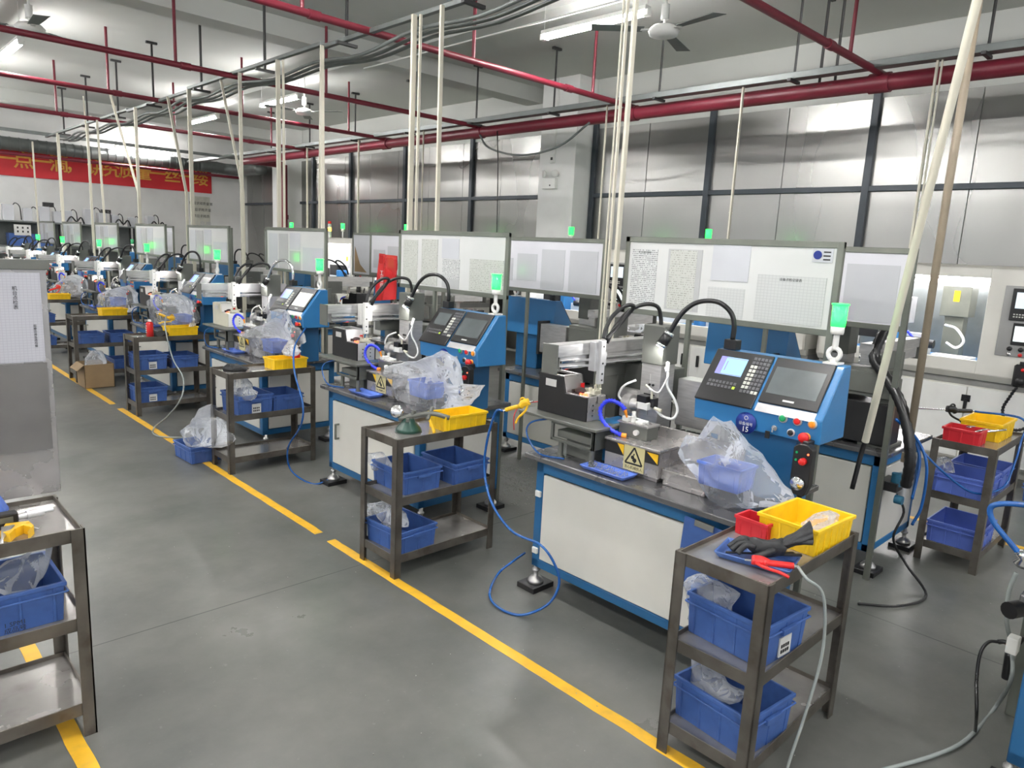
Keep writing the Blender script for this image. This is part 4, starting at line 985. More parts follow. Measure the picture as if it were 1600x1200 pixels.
# ================================================================ things on the carts
def airgun(name, o, d, mt, lb, tip=None, dn=(0, 0, -1), s=1.):
    """air blow gun: o = nozzle end of the body, d = direction towards the hose end"""
    r = empty(name, o); d = Vector(d).normalized(); u = Vector(dn); u = (u-d*u.dot(d)).normalized(); o = Vector(o)
    side = d.cross(u)
    def P(a, b, c=0): return o + (d*a + u*b + side*c)*s
    g = G(); g.tube([P(0, 0), P(.025, .0), P(.05, .004), P(.075, .003), P(.12, .002), P(.15, .002)], .0125*s, 10, 4).tube([P(.0, -.006), P(.03, -.008), P(.055, .01)], .019*s, 10, 4)
    g.cyl(P(-.004, 0), P(.05, .002), .015*s, .016*s, n=12); g.ring(P(.03, -.022), .014*s, .0055*s, side, 14, 6)
    b = g.build('gun_body', mt, r)
    G().tube([P(.012, .012), P(.03, .035), P(.06, .052), P(.09, .066), P(.118, .092)], .0065*s, 8, 5).build('trigger', mt, r)
    g = G().cyl(P(.15, .002), P(.165, .002), .007*s).cyl(P(-.03, 0), P(0, 0), .004*s); g.build('fitting', 'chrome', r)
    tag(r, lb, 'air gun'); return r, P
_a, _b = px(1176, 876, Z=.762), px(1240, 884, Z=.762)
A1, P1 = airgun('air_blow_gun', _a, _b-_a, 'red', 'red air blow gun lying on the nearest cart', dn=px(1212, 905, Z=.75)-px(1212, 880, Z=.76), s=(_b-_a).length/.15)
_a, _b = px(826, 629, X=2.46), px(790, 640, X=2.41)
A2, P2 = airgun('air_blow_gun', _a, _b-_a, 'yellow', 'yellow air blow gun hanging in the air left of the nearest feeder', s=(_b-_a).length/.15)
A3, P3 = airgun('air_blow_gun', px(1480, 640, X=4.95), (.1, -.1, -.0), 'black', 'black air gun pointing left above the right cart')
A4, P4 = airgun('air_blow_gun', (2.40, 11.5, .90), (-.12, .05, -.05), 'red', 'red air gun above the farthest visible yellow crate')
A5, P5 = airgun('air_blow_gun', (2.52, 7.45, .86), (-.12, .06, .05), 'yellow', 'yellow air gun resting on the bag of the fourth machine')
def hose(pts, r_, mt, lb, name='air_hose', group=None, sub=8): return tag(G().tube(pts, r_, 8, sub).build(name, mt), lb, 'hose', group)
e1 = P1(.165, .002)
hose([e1, (2.12, .83, .75), (2.17, .79, .69), (2.20, .78, .50), (2.19, .80, .28), (2.15, .82, .08), (2.08, .80, .012), (1.9, .70, .010)], .0052, 'clearhose', 'clear grey hose running from the red air gun down to the floor')
e2 = P2(.165, .002)
hose([e2, px(774, 645, X=2.40), px(761, 690, X=2.40), px(757, 735, X=2.4), px(768, 785, X=2.35), px(800, 830, X=2.33), px(845, 852, X=2.34), px(868, 885, X=2.37), px(873, 915, X=2.38), px(855, 945, X=2.33), px(815, 961, Z=.01), px(780, 950, Z=.01), px(765, 928, Z=.02), px(778, 897, X=2.42), px(800, 878, X=2.50), px(820, 864, X=2.62)], .0065, 'bluehose', 'blue air hose looping on the floor before the nearest machine')
hose([px(478, 512, X=2.7), px(461, 540, X=2.45), px(460, 580, X=2.3), px(473, 630, X=2.25), px(470, 665, X=2.25), px(450, 700, X=2.3), px(455, 735, X=2.35), px(488, 756, X=2.4), (2.50, 4.38, .03)], .0065, 'bluehose', 'blue air hose hanging down the side of the third cart')
hose([px(262, 485, X=2.5), px(258, 510, X=2.3), px(270, 560, X=2.25), px(286, 590, X=2.2), px(283, 622, X=2.1), px(262, 650, X=2.05), px(241, 668, Z=.012), px(245, 681, Z=.010), px(288, 684, Z=.010)], .006, 'clearhose', 'thin pale hose looping over the yellow line')
hose([P3(.165, .002), (5.07, .86, .87), (5.02, .84, .74), (4.93, .84, .60), (4.80, .85, .50), (4.62, .95, .48), (4.50, 1.10, .6), (4.44, 1.25, .75)], .0065, 'bluehose', 'blue air hose arching before the yellow crate on the right cart')
tag(G().cyl(P3(-.03, 0), P3(-.20, -.0), .006).build('lance', 'chrome'), 'thin metal lance reaching left from the black air gun', 'lance')
# glove, pliers on the blue tray
gl = empty('glove', (2.20, .985, .755)); tag(gl, 'crumpled black glove lying over the blue tray', 'glove')
def V3(a, b, h): return Vector((2.20, .985, .752)) + Vector((.60, -.80, 0))*a + Vector((.80, .60, 0))*b + Vector((0, 0, h))
g = pillow([(-.06, -.03), (.02, -.038), (.06, -.03), (.065, .02), (.0, .035), (-.06, .025)], V3(-.02, 0, .028), (.60, -.80, .05), (.80, .60, .1), .026, 31, crump=.008, freq=20, N=48, rings=8, smooth=True)
g.build('palm', 'leather', gl)
g = G(); n = 20; v = []
for k, (rr, tt) in enumerate(((.020, 0), (.028, .02), (.030, .045), (.042, .07), (.052, .095), (.049, .096), (.034, .06), (.02, .02))):
    for i in range(n):
        a = 2*PI*i/n; w = 1+.22*math.sin(3*a+k*.7)+.1*math.sin(5*a-k)
        v.append(V3(.03+tt*.85, rr*w*math.cos(a)*1.05, .038+tt*.55+rr*w*.55*math.sin(a)))
g.add(v, [(k*n+i, k*n+(i+1) % n, (k+1)*n+(i+1) % n, (k+1)*n+i) for k in range(7) for i in range(n)], True); g.build('cuff', 'leather', gl)
for q, (b, l) in enumerate(((-.028, .055), (-.012, .07), (.006, .075), (.022, .06))):
    G().tube([V3(-.06, b, .03), V3(-.06-l*.5, b*1.2, .036), V3(-.06-l*.85, b*1.4+.004, .016), V3(-.06-l, b*1.4, .006)], .010, 8, 5).build('finger', 'leather', gl)
G().tube([V3(.0, -.035, .03), V3(-.03, -.055, .022), V3(-.06, -.06, .008)], .011, 8, 5).build('thumb', 'leather', gl)
g = G().bar((2.09, 1.09, .752), (2.17, 1.0, .756), .008, .006).bar((2.17, 1.0, .756), (2.24, .90, .768), .012, .008).bar((2.17, 1.01, .756), (2.25, .93, .762), .012, .008)
tag(g.build('pliers', 'black', None, .002), 'long black pliers lying in the blue tray', 'pliers')
g = G().prism([(1.03, .36), (1.245, .36), (1.245, .66), (1.03, .66)], 0, 2.478, 2.488)
cbd = g.build('clipboard', 'blue_bin', None, .004, origin=(2.483, 1.14, .30)); cbd.location.y += .265; cbd.rotation_euler.x = math.radians(3); tag(cbd, 'blue clipboard hanging on the cabinet of the nearest machine', 'clipboard')
G().box(2.466, 2.478, 1.10, 1.19, .64, .67).build('clip', 'chrome', cbd, .002)
# green clamp with gauge on cart two
c = empty('bench_clamp', (2.19, 3.02, .729)); tag(c, 'dark green clamp fixture with a dial on the second cart', 'clamp')
G().lathe((2.19, 3.02, .729), [(.05, 0), (.046, .012), (.026, .035), (.02, .05)], 16).build('clamp_base', mat('dark_green_casting', (.01, .05, .035), .3), c)
g = G().lathe((2.16, 3.05, .80), [(.022, 0), (.024, .01), (.018, .016)], 16, (-.6, -.6, .3)); g.build('dial', 'chrome', c)
g = G().tube([(2.16, 3.04, .775), (2.20, 3.0, .79), (2.25, 2.96, .80), (2.30, 2.92, .785)], .009, 8, 5).cyl((2.19, 3.01, .77), (2.20, 3.0, .81), .008).cyl((2.23, 2.96, .78), (2.26, 2.97, .82), .007).bar((2.17, 3.0, .775), (2.22, 3.05, .78), .012)
g.build('clamp_arm', 'grey', c)
G().tube([(2.24, 2.96, .78), (2.25, 2.95, .745), (2.24, 2.93, .735)], .006, 8, 4).build('yellow_knob', 'yellow', c)
c.scale = (1.45, 1.45, 1.45)
# gloves and bits on carts three and four
for q, (x, y, sd, lb) in enumerate(((2.14, 5.12, 41, 'crumpled black work gloves on the third cart'), (2.29, 7.22, 42, 'black gloves beside the red spray can on the fourth cart'))):
    g = pillow([(-.09, -.03), (.0, -.04), (.09, -.03), (.10, .01), (.03, .04), (-.07, .035)], (x, y, .752), (.9, -.4, 0), (.3, .8, .3), .024, sd, crump=.010, freq=18, N=48, rings=8)
    tag(g.build('glove', 'leather'), lb, 'glove', 'black work gloves on cart tops')
g = G().box(2.24, 2.34, 4.98, 5.06, .7295, .733); tag(g.build('paper_card', 'pale'), 'pale card lying next to the gloves on the third cart', 'card')
def can(x, y, z, lb, h=.17, r_=.032, name='spray_can'):
    c = empty(name, (x, y, z)); tag(c, lb, 'can')
    G().lathe((x, y, z), [(r_, 0), (r_, h*.78), (r_*.62, h*.86)], 18).build('can_body', 'red', c)
    G().lathe((x, y, z+h*.86), [(r_*.5, 0), (r_*.5, h*.08), (r_*.3, h*.13)], 14).build('cap', 'wplast', c)
    g = G()
    for k in range(4): g.box(x-r_-.0012, x-r_+.004, y-.013, y+.013, z+h*(.25+.12*k), z+h*(.30+.12*k))
    g.build('can_print', 'pale', c)
can(2.20, 7.17, .729, 'red spray can standing on the fourth cart')
can(2.60, 5.07, .7345, 'red can with a white cap standing in the yellow crate of the third cart')
c = empty('rag', (2.62, 5.08, .86)); bpy.data.objects.remove(c)
g = G()
for k in range(4): g.cyl((2.55+.02*k, 7.20+.01*k, .735), (2.60+.015*k, 7.24, .84), .008)
tag(g.build('white_sticks', 'wplast'), 'white plastic sticks standing in the yellow crate of the fourth cart', 'plastic sticks')
g = G().tube([(4.74, 1.02, .80), (4.78, .99, .815), (4.86, .97, .81), (4.92, .95, .80)], .007, 8, 4).tube([(4.70, 1.05, .80), (4.78, 1.0, .80), (4.90, .90, .82)], .006, 8, 3).ring((4.73, 1.04, .83), .02, .004, (.3, .3, 1))
tag(g.build('metal_pliers', 'chrome'), 'bright metal pliers resting on the red bin of the right cart', 'pliers')
g = G().lathe((5.0, 1.05, .74), [(.03, 0), (.035, .03), (.03, .04)], 12); tag(g.build('paper_roll', 'cream'), 'pale roll inside the yellow crate of the right cart', 'roll')
# cardboard box on the floor
g = G(); x0, x1, y0, y1, h = 1.97, 2.26, 8.62, 8.94, .26
for a in (((x0, x1), (y0, y0+.006)), ((x0, x1), (y1-.006, y1)), ((x0, x0+.006), (y0, y1)), ((x1-.006, x1), (y0, y1))): g.box(*a[0], *a[1], 0, h)
g.box(x0, x1, y0, y1, 0, .006); bx_ = g.build('cardboard_box', 'brown', None, .001); tag(bx_, 'open brown cardboard box on the floor by the yellow line', 'box')
bx_['_o'] = tuple(bx_.location); g = G().bar((x0, y0+.15, h), (x0-.07, y0+.15, h-.06), .30, .005, up=(0, 0, 1)); g.build('box_flap', 'brown', bx_)
g = pillow([(-.10, -.12), (.10, -.12), (.12, .06), (.08, .16), (-.03, .18), (-.10, .10)], (2.11, 8.78, .22), (1, 0, 0), (0, 0, 1), .08, 51, crump=.015)
tag(g.build('plastic_bag', 'film2'), 'pale plastic bag bulging out of the cardboard box', 'plastic bag')
# things on the back row
g = crate('parts_bin', .30, .22, .12, 'lblue', .01, ribs=(3, 3)); g.location = px(848, 552, X=4.9).xy.to_3d()+Vector((0, 0, .735)); bpy.data.objects.remove(g)

# ================================================================ cable trunking, trays and hangers overhead
TR = 3.42
g = G()
for a, b, z in ((.0, 6.3, 0), (6.3, 9.6, .03), (9.6, 12, 0), (12, 17.2, .02)): g.box(3.49, 3.535, a, b, TR+z, TR+z+.035)
tag(g.build('cable_tray', 'galv', None, .003), 'grey cable tray hanging above the gap between the machine rows', 'cable tray')
for k, (dx, seed) in enumerate(((.04, 1), (.12, 1.3), (.20, 1.6))):
    pts = [(3.54+dx+.04*math.sin(seed+i*.9), i*.83, TR-.03-.07*abs(math.sin(i*1.57+.2*seed))) for i in range(0, 21)]
    tag(G().tube(pts, .016, 8, 4).build('cable_bundle', 'galv'), ['grey cable bundle sagging beside the central cable tray', 'second grey cable bundle along the central cable tray', 'outer grey cable bundle along the central cable tray'][k], 'cable', 'cable bundles along the central tray')
g = G(); 
g.box(6.86, 6.98, NY, FY, 3.44, 3.50); tag(g.build('cable_tray', 'galv', None, .003), 'long grey cable tray lying over the big red pipe', 'cable tray')
def hanger(x, y, z0, wT=.14, mt='dkangle', lb='', w=.028, holes=True, z1=None):
    z1 = z1 or CZ; r = empty('pipe_hanger', (x, y, z0)); tag(r, lb, 'hanger', 'dark steel hangers under the ceiling')
    g = G().box(x-w/2, x+w/2, y-.003, y+.003, z0, z1-.005).box(x-w/2, x-w/2+.005, y-.02, y+.003, z0, z1-.005); g.build('hanger_rod', mt, r)
    G().box(x-wT/2, x+wT/2, y-.02, y+.02, z1-.03, z1-.001).build('ceiling_plate', mt, r)
    G().box(x-.10, x+.10, y-.02, y+.015, z0-.015, z0+.01).build('cross_angle', mt, r)
ORD = ['first', 'second', 'third', 'fourth', 'fifth', 'sixth', 'seventh', 'eighth', 'ninth']
HL = 'dark slotted angle hanger between the ceiling and a tray or pipe'
for i, y in enumerate((4.2, 5.9, 7.5, 9.2, 10.9, 12.5, 14.2, 15.8)): hanger(3.52, y, TR-.02, mt='dkangle', lb='slotted hanger of the central cable tray, %s from the camera' % ORD[i])
for i, y in enumerate((1.85, 3.45, 5.0, 6.6, 8.1, 9.7, 11.3, 12.9, 14.5)): hanger(6.92, y, 3.43, lb='thin hanger over the red main pipe, %s from the camera' % ORD[i])
for y in (3.15, 3.3): hanger(7.15, y, 3.38, .2, lb='broad dark hanger holding the red main pipe, %s of a close pair' % ('nearer' if y < 3.2 else 'farther'), w=.05)
# red sprinkler pipes
g = G().cyl((7.12, NY+.02, 3.36), (7.12, 16.3, 3.36), .075, n=16)
for y in (2.72, 5.52, 8.26, 10.65, 13.4): g.cyl((7.12, y-.09, 3.36), (7.12, y+.09, 3.36), .088, n=16)
tag(g.build('red_main_pipe', 'redpipe'), 'thick red main pipe running level along the stainless wall', 'pipe')
for i, y in enumerate((2.72, 5.52, 8.26, 10.65, 13.4)):
    r = empty('red_branch_pipe', (3, y, 3.43)); tag(r, ['red branch pipe crossing the upper right corner', 'red branch pipe passing above the ceiling lamp and the cream trunking', 'long red branch pipe starting at the upper left lamp', 'red branch pipe, third from the far wall', 'red branch pipe farthest from the camera'][i], 'pipe', 'red branch pipes under the ceiling')
    zz = 3.44
    g = G().cyl((LX+.02, y, zz), (7.45, y, zz), .031, n=12)
    for x in (-3, 0, 3.0, 6.0): g.cyl((x-.05, y, zz), (x+.05, y, zz), .039, n=12)
    g.build('pipe_run', 'redpipe', r)
    for x in (-2.2, 1.0, 2.9, 4.65, 6.4):
        G().cyl((x, y, zz+.02), (x, y, CZ-.001 if not (5.6 < x < 5.93) else CZ-.16), .017, n=8).build('drop_rod', 'redpipe', r)
g = G().cyl((7.9, 15.95, .02), (7.9, 15.95, 3.36), .085, n=16).cyl((7.9, 15.95, 2.15), (7.9, 15.95, 2.25), .105, n=16).cyl((7.9, 15.95, 3.36), (7.12, 15.95, 3.36), .075, n=16)
tag(g.build('red_riser_pipe', 'redpipe'), 'upright red riser pipe in front of the far wall pillar', 'pipe')
# cream trunking drops: top and bottom points surveyed in the plane of the row gap
DG = 'cream cable trunking dropping from the ceiling trays to the machines'
def drop_(p, q, w, lb, mt='cond', X=3.45, z0=.75, round_=False, Xt=None, band=True):
    a = px(*p, X=Xt or X); b = px(*q, X=X); d = (a-b)
    if b.z > z0: b = b - d*((b.z-z0)/d.z)
    g = G()
    if round_: g.cyl(b, a, w/2, n=10)
    else: g.bar(b, a, w, w*.62, up=(0, 1, 0))
    if band:
        m_ = b.lerp(a, .45); g.bar(m_-d.normalized()*.004, m_+d.normalized()*.004, w*1.25, w*.9, up=(0, 1, 0))
    return tag(g.build('cable_trunking', mt, None, .001), lb, 'trunking', DG)
top = 3.40
def drop_auto(xp, yp, X, w, lb, tilt=(0, 0), mt='cond', z0=.0, zt=TR, **k):
    """upright trunking through the surveyed point, leaning by tilt (metres in y over its length)"""
    c = px(xp, yp, X=X); a = Vector((c.x, c.y+tilt[0]*(zt-c.z), zt)); b = Vector((c.x, c.y+tilt[0]*(z0-c.z), z0)); g = G()
    if k.get('round_'): g.cyl(b, a, w/2, n=10)
    else: g.bar(b, a, w, w*.6, up=(0, 1, 0))
    m_ = b.lerp(a, .42); d = (a-b).normalized(); g.bar(m_-d*.004, m_+d*.004, w*1.25, w*.85, up=(0, 1, 0))
    return tag(g.build('cable_trunking', mt, None, .001), lb, 'trunking', DG)
D = [(641, 300, 3.44, .040, 'wide trunking dropping behind the left end of the board with four papers', 0), (651, 300, 3.47, .022, 'narrow trunking right beside the wide one behind the board with four papers', 0),
 (684, 300, 3.44, .032, 'trunking behind the middle of the board with four papers', .01), (436, 300, 3.44, .040, 'wide trunking passing behind the third notice board', 0), (444, 300, 3.47, .022, 'narrow trunking beside the wide one at the third notice board', 0),
 (504, 300, 3.44, .034, 'trunking at the right end of the third notice board', .01), (499, 300, 3.47, .016, 'thin grey trunking next to the right end of the third notice board', -.02), (300, 300, 3.44, .045, 'trunking crossing the right end of the banner', 0),
 (217, 300, 3.44, .04, 'upright trunking crossing the middle of the banner', 0), (378, 300, 3.44, .034, 'trunking dropping right of the banner', 0), (142, 300, 3.44, .036, 'trunking crossing the banner, left of its middle', 0),
 (96, 300, 3.44, .05, 'trunking crossing the banner near its comma', 0), (160, 300, 3.44, .03, 'thin trunking right of the one crossing the banner left of its middle', .08), (56, 300, 3.44, .03, 'leftmost trunking, crossing the banner', .0),
 (969, 330, 3.30, .030, 'widest of the three pale trunkings dropping left of the large notice board', 0), (957, 330, 3.34, .020, 'middle one of the three pale trunkings left of the large notice board', 0), (951, 330, 3.38, .012, 'leftmost one of the three pale trunkings left of the large notice board', 0)]
for xp, yp, X, w, lb, ti in D: drop_auto(xp, yp, X, w, lb, (ti,))
for p, q, w, lb in (((167, 130), (216, 300), .03, 'slanting trunking meeting the upright one at mid banner'), ((262, 152), (291, 300), .03, 'slanting trunking at the right part of the banner'), ((345, 125), (380, 300), .025, 'slanting trunking right of the banner, leaning to the right'), ((130, 150), (141, 280), .02, 'thin leaning trunking left of the banner middle')):
    a = px(*p, X=3.46); b = px(*q, X=3.46); b = b-(a-b)*((b.z-.9)/(a-b).z) if False else b
    g = G().bar(b, a, w, w*.6, up=(0, 1, 0)); d = b-a; e = b+Vector((0, 0, -1.3)); g.bar(e, b, w, w*.6, up=(0, 1, 0)); tag(g.build('cable_trunking', 'cond'), lb, 'trunking', DG)
# the thick leaning pipe and the stained one in front of the right board
a = px(1532, -20, X=2.95); b = px(1352, 690, X=3.30)
g = G().cyl(b, a, .016, n=12); tag(g.build('cable_pipe', 'cond'), 'thick cream pipe leaning across the right part of the picture', 'pipe')
g = G().tube([b, b+Vector((0, .01, -.06)), (b.x-.02, b.y+.02, .72)], .011, 8, 5); tag(g.build('pipe_cable', 'rubber'), 'black cable coming out of the cream leaning pipe', 'cable')
a = px(1479, 310, X=3.95); b = px(1416, 722, X=4.05); c_ = px(1532, -20, X=3.8); c_ = a+(c_-a)*((CZ-.002-a.z)/(c_.z-a.z)) if c_.z > CZ else c_
g = G().tube([b, a, c_], .019, 12, 1).cyl(b-Vector((0, 0, .0)), b+Vector((0, 0, .05)), .028, n=12); tag(g.build('cable_pipe', 'brownpipe'), 'brown stained pipe standing right of the white backed board', 'pipe')
for xp, yp, X, w, lb in ((1450, 200, 5.4, .03, 'pale trunking behind the leaning pipe, right'), (1457, 200, 5.5, .02, 'thin trunking next to the double pale one at the right'), (1150, 250, 5.4, .03, 'pale trunking in front of the stainless wall above the large board'), (943, 250, 5.4, .022, 'thin pale trunking right of the pillar'), (560, 280, 5.4, .03, 'pale trunking in front of the stainless wall above the red sheet'), (480, 290, 5.4, .03, 'pale trunking between the red riser and the third board'), (660, 280, 5.4, .022, 'thin trunking right of the wide ones at the fourth paper board')):
    drop_auto(xp, yp, 6.93, w, lb, (0,), z0=1.3, zt=3.45)
    tray_ = None
hose([px(777, 205, X=6.92), px(778, 260, X=6.9), px(777, 330, X=6.88), px(776, 372, X=6.85)], .008, 'rubber', 'black cable hanging left of the pillar', 'hanging_cable', sub=4)
hose([(7.0, 8.1, 3.30), (7.05, 7.95, 3.12), (7.05, 7.3, 2.98), (7.05, 6.6, 3.05), (7.05, 6.1, 3.3)], .014, 'galv', 'grey cable sagging under the big red pipe left of the pillar', 'sagging_cable', sub=5)
g = G().cyl((5.2, -3, 3.86), (5.2, 8.3, 3.86), .009, n=6); tag(g.build('conduit', 'wplast'), 'thin white conduit under the ceiling leading to the lamp', 'conduit')

# ceiling fans
FZ = 3.58
def fan(x, y, lb, a0=0):
    r = empty('ceiling_fan', (x, y, FZ)); tag(r, lb, 'ceiling fan', 'ceiling fans')
    G().cyl((x, y, (FZ+.1)), (x, y, CZ-.001), .012).cyl((x, y, FZ+.14), (x, y, FZ+.26), .035, n=14).cyl((x, y, CZ-.06), (x, y, CZ-.001), .05, n=14).build('fan_rod', 'wplast', r)
    G().lathe((x, y, FZ), [(.03, 0), (.12, .01), (.135, .05), (.10, .085), (.05, .10)], 24).build('fan_motor', 'wplast', r)
    for k in range(3):
        a = a0+k*2*PI/3; c, s = math.cos(a), math.sin(a)
        g = G().bar((x+c*.12, y+s*.12, FZ+.05), (x+c*.2, y+s*.2, FZ+.045), .04, .008); g.m = 1
        p = [(.18, -.05, .008), (.62, -.075, .0), (.64, .06, .012), (.18, .05, .02)]
        v = [(x+c*u-s*w, y+s*u+c*w, FZ+.035+h+dz) for dz in (0, .005) for u, w, h in p]
        g.add(v, [(0, 1, 2, 3), (7, 6, 5, 4), (0, 4, 5, 1), (1, 5, 6, 2), (2, 6, 7, 3), (3, 7, 4, 0)]); g.build('fan_blade', ['wplast', 'galv'], r)
q = px(1037, 50, Z=FZ+.04); fan(q.x, q.y, 'white ceiling fan with grey blades right of the long bright lamp', -1.77)
fan(5.6, 10.6, 'small distant ceiling fan above the third notice board', 1.0)
q = px(45, 18, Z=3.78); fan(q.x, q.y, 'ceiling fan in the upper left corner of the picture', .5)
# ================================================================ pillar: emergency light and socket
q = px(862, 285, X=8.09)
r = empty('emergency_light', q); tag(r, 'white twin-head emergency light on the pillar', 'emergency light')
G().box(8.02, 8.09, q.y-.13, q.y+.13, q.z-.10, q.z+.06).build('battery_box', 'wplast', r, .006)
for s in (-1, 1):
    G().lathe((8.06, q.y+s*.09, q.z+.12), [(.03, 0), (.055, .03), (.055, .05), (.045, .055)], 16, (-1, s*.7, 0)).build('lamp_head', 'wplast', r)
G().cyl((8.015, q.y-.03, q.z-.05), (8.02, q.y-.03, q.z-.05), .012).build('test_button', 'ink', r)
g = G().box(8.06, 8.089, q.y-.045, q.y+.045, q.z+.28, q.z+.40); g.m = 1; g.box(8.055, 8.06, q.y-.02, q.y+.02, q.z+.32, q.z+.36)
tag(g.build('wall_socket', ['wplast', 'ink']), 'small white socket above the emergency light', 'socket')
g = G().box(8.07, 8.089, q.y-.055, q.y-.035, q.z+.40, CZ-.001); tag(g.build('conduit', 'wplast'), 'thin white conduit running up the pillar', 'conduit')
# ================================================================ far wall: banner, poster, duct, shelf
r = empty('banner', (4.0, FY-.03, 3.0)); tag(r, 'long red banner with golden Chinese characters on the far wall', 'banner')
a, b = px(-60, 222, Y=FY-.04), px(330, 261, Y=FY-.04); zt = b.z; zb = px(329, 302.5, Y=FY-.04).z; x0, x1 = a.x-.4, b.x
g = G(); n = 60
v = []
for i in range(n+1):
    x = x0+(x1-x0)*i/n
    for k, z in enumerate((zb, (zb+zt)/2, zt)): v.append((x, FY-.03+.006*math.sin(i*.9+k*2), z))
v += [(x, FY-.004, z) for x, y, z in v]
f = [(3*i+j, 3*i+3+j, 3*i+4+j, 3*i+1+j) for i in range(n) for j in range(2)]
k = 3*(n+1); f += [tuple(q+k for q in t[::-1]) for t in f]
g.add(v, f, True); r['_o'] = tuple(r.location); g.build('banner_cloth', 'banner', r)
zc = (zt+zb)/2
for ch, xp in (('一', 10), ('点', 38), ('一', 66), ('滴', 93), ('，', 117), ('讲', 151), ('究', 175), ('质', 199), ('量', 223), ('一', 246), ('丝', 269), ('一', 291), ('缕', 313)):
    q = px(xp, 265, Y=FY-.04)
    letters('banner_character', ch, .40, plane_m((q.x, FY-.042, zc), (1, 0, 0), (0, 0, 1)), 'gold', r, .002, .006)
a = px(300, 306, Y=FY-.02); b = px(329, 350, Y=FY-.02); 
r = empty('wall_poster', ((a.x+b.x)/2, FY-.01, 1.9)); tag(r, 'pale paper poster with small writing under the right end of the banner', 'poster')
G().box(a.x, b.x, FY-.012, FY-.001, 1.75, a.z).build('poster_sheet', 'pale', r).data.materials[0] = mat('pale_yellowish_paper', (.6, .6, .52), .5)
for k in range(3): letters('poster_line', '精益求精质量第一'[:7-k], .085, plane_m(((a.x+b.x)/2, FY-.0125, a.z-.18-.16*k), (1, 0, 0), (0, 0, 1)), 'ink', r, .0005)
letters('poster_picture', '品质', .16, plane_m(((a.x+b.x)/2+.1, FY-.0125, a.z-.72), (1, 0, 0), (0, 0, 1)), 'ghost', r, .0005)
g = G(); P = [(LX+.1, 19.12, 3.42), (7.2, 19.12, 3.42), (7.9, 19.05, 3.40), (8.15, 18.6, 3.38), (8.15, 17.6, 3.38)]
g.tube(P[:2], .14, 20, 1); g.tube([P[1], (7.6, 19.1, 3.42), P[2], P[3], P[4]], .14, 20, 6)
for i in range(90): g.cyl((LX+.5+.17*i, 19.12, 3.42), (LX+.52+.17*i, 19.12, 3.42), .148, n=20)
tag(g.build('air_duct', 'galv'), 'round spiral air duct running along the far wall above the banner', 'duct')
g = G().cyl((LX+.1, 18.9, 3.2), (8.2, 18.9, 3.2), .035, n=10); tag(g.build('duct_support_pipe', 'redpipe'), 'dark red pipe just below the air duct', 'pipe')
g = G().box(LX+.02, 8.3, 17.0, 17.06, 3.46, 3.52); tag(g.build('cable_tray', 'galv', None), 'grey tray crossing the hall before the far wall', 'cable tray')
# long shelf rack
def rack(x0, x1, y, lb):
    r = empty('storage_rack', ((x0+x1)/2, y, 0)); tag(r, lb, 'rack', 'dark storage racks by the far wall'); d = .5
    for x in (x0, x1-.04):
        for yy in (y-d/2, y+d/2-.04): G().box(x, x+.04, yy, yy+.04, 0, 1.80).build('post', 'dkangle', r)
    for z in (.25, .78, 1.28, 1.80): G().box(x0, x1, y-d/2, y+d/2, z-.03, z).build('shelf_board', 'galv', r, .002)
    G().box(x0, x1, y+d/2-.015, y+d/2-.005, 0, 1.78).build('back_sheet', 'galv', r)
    return r
RX = [(1.15, 2.55), (2.6, 4.0), (4.05, 5.45), (5.5, 6.2)]
for (a, b), lb in zip(RX, ['dark rack by the far wall, cut by the tall stainless panel', 'dark rack by the far wall with a blue box on its shelf', 'dark rack by the far wall below the banner middle', 'short dark rack at the right end of the far wall racks']): rack(a, b, 18.6, lb)
g = crate('blue_crate', .8, .36, .26, 'blue_bin'); g.location = (3.35, 18.52, 1.281); tag(g, 'wide blue crate on the far rack, beside the first green light', 'crate')
G().box(3.05, 3.35, 18.335, 18.345, 1.5, 1.72).build('rack_sign', 'pale', None) and None
sg_ = bpy.data.objects['rack_sign']; tag(sg_, 'white sheet with six dots hung on the front of the far rack', 'sign')
sg_['_o'] = tuple(sg_.location); g = G()
for i in range(3):
    for j in range(2): g.box(3.10+.09*i, 3.13+.09*i, 18.333, 18.3355, 1.56+.08*j, 1.60+.08*j)
g.build('sign_dots', 'ink', sg_)
# small vibrating controllers on top of the racks
def gadget(x, lb, s=1., kind=0):
    z = 1.801; y = 18.5; r = empty('controller_unit', (x, y, z)); tag(r, lb, 'controller', 'grey units standing on top of the far racks')
    G().box(x-.10*s, x+.10*s, y-.12, y+.10, z, z+.34*s).build('unit_housing', 'ghost', r, .006)
    G().tube([(x+.08*s, y-.05, z+.3*s), (x+.14*s, y-.05, z+.38*s), (x+.22*s, y-.06, z+.30*s), (x+.24*s, y-.04, z+.02)], .011, 6, 5).build('unit_cable', 'rubber', r)
    if kind == 1: G().box(x+.0, x+.20, y-.03, y+.06, z+.34*s, z+.44*s).build('unit_head', 'black', r, .004)
    if kind == 2:
        G().tube([(x-.05, y-.15, z+.01), (x+.05, y-.16, z+.15), (x+.15, y-.15, z+.05), (x+.24, y-.15, z+.14), (x+.30, y-.15, z+.012)], .016, 6, 5).build('coiled_cable', 'rubber', r)
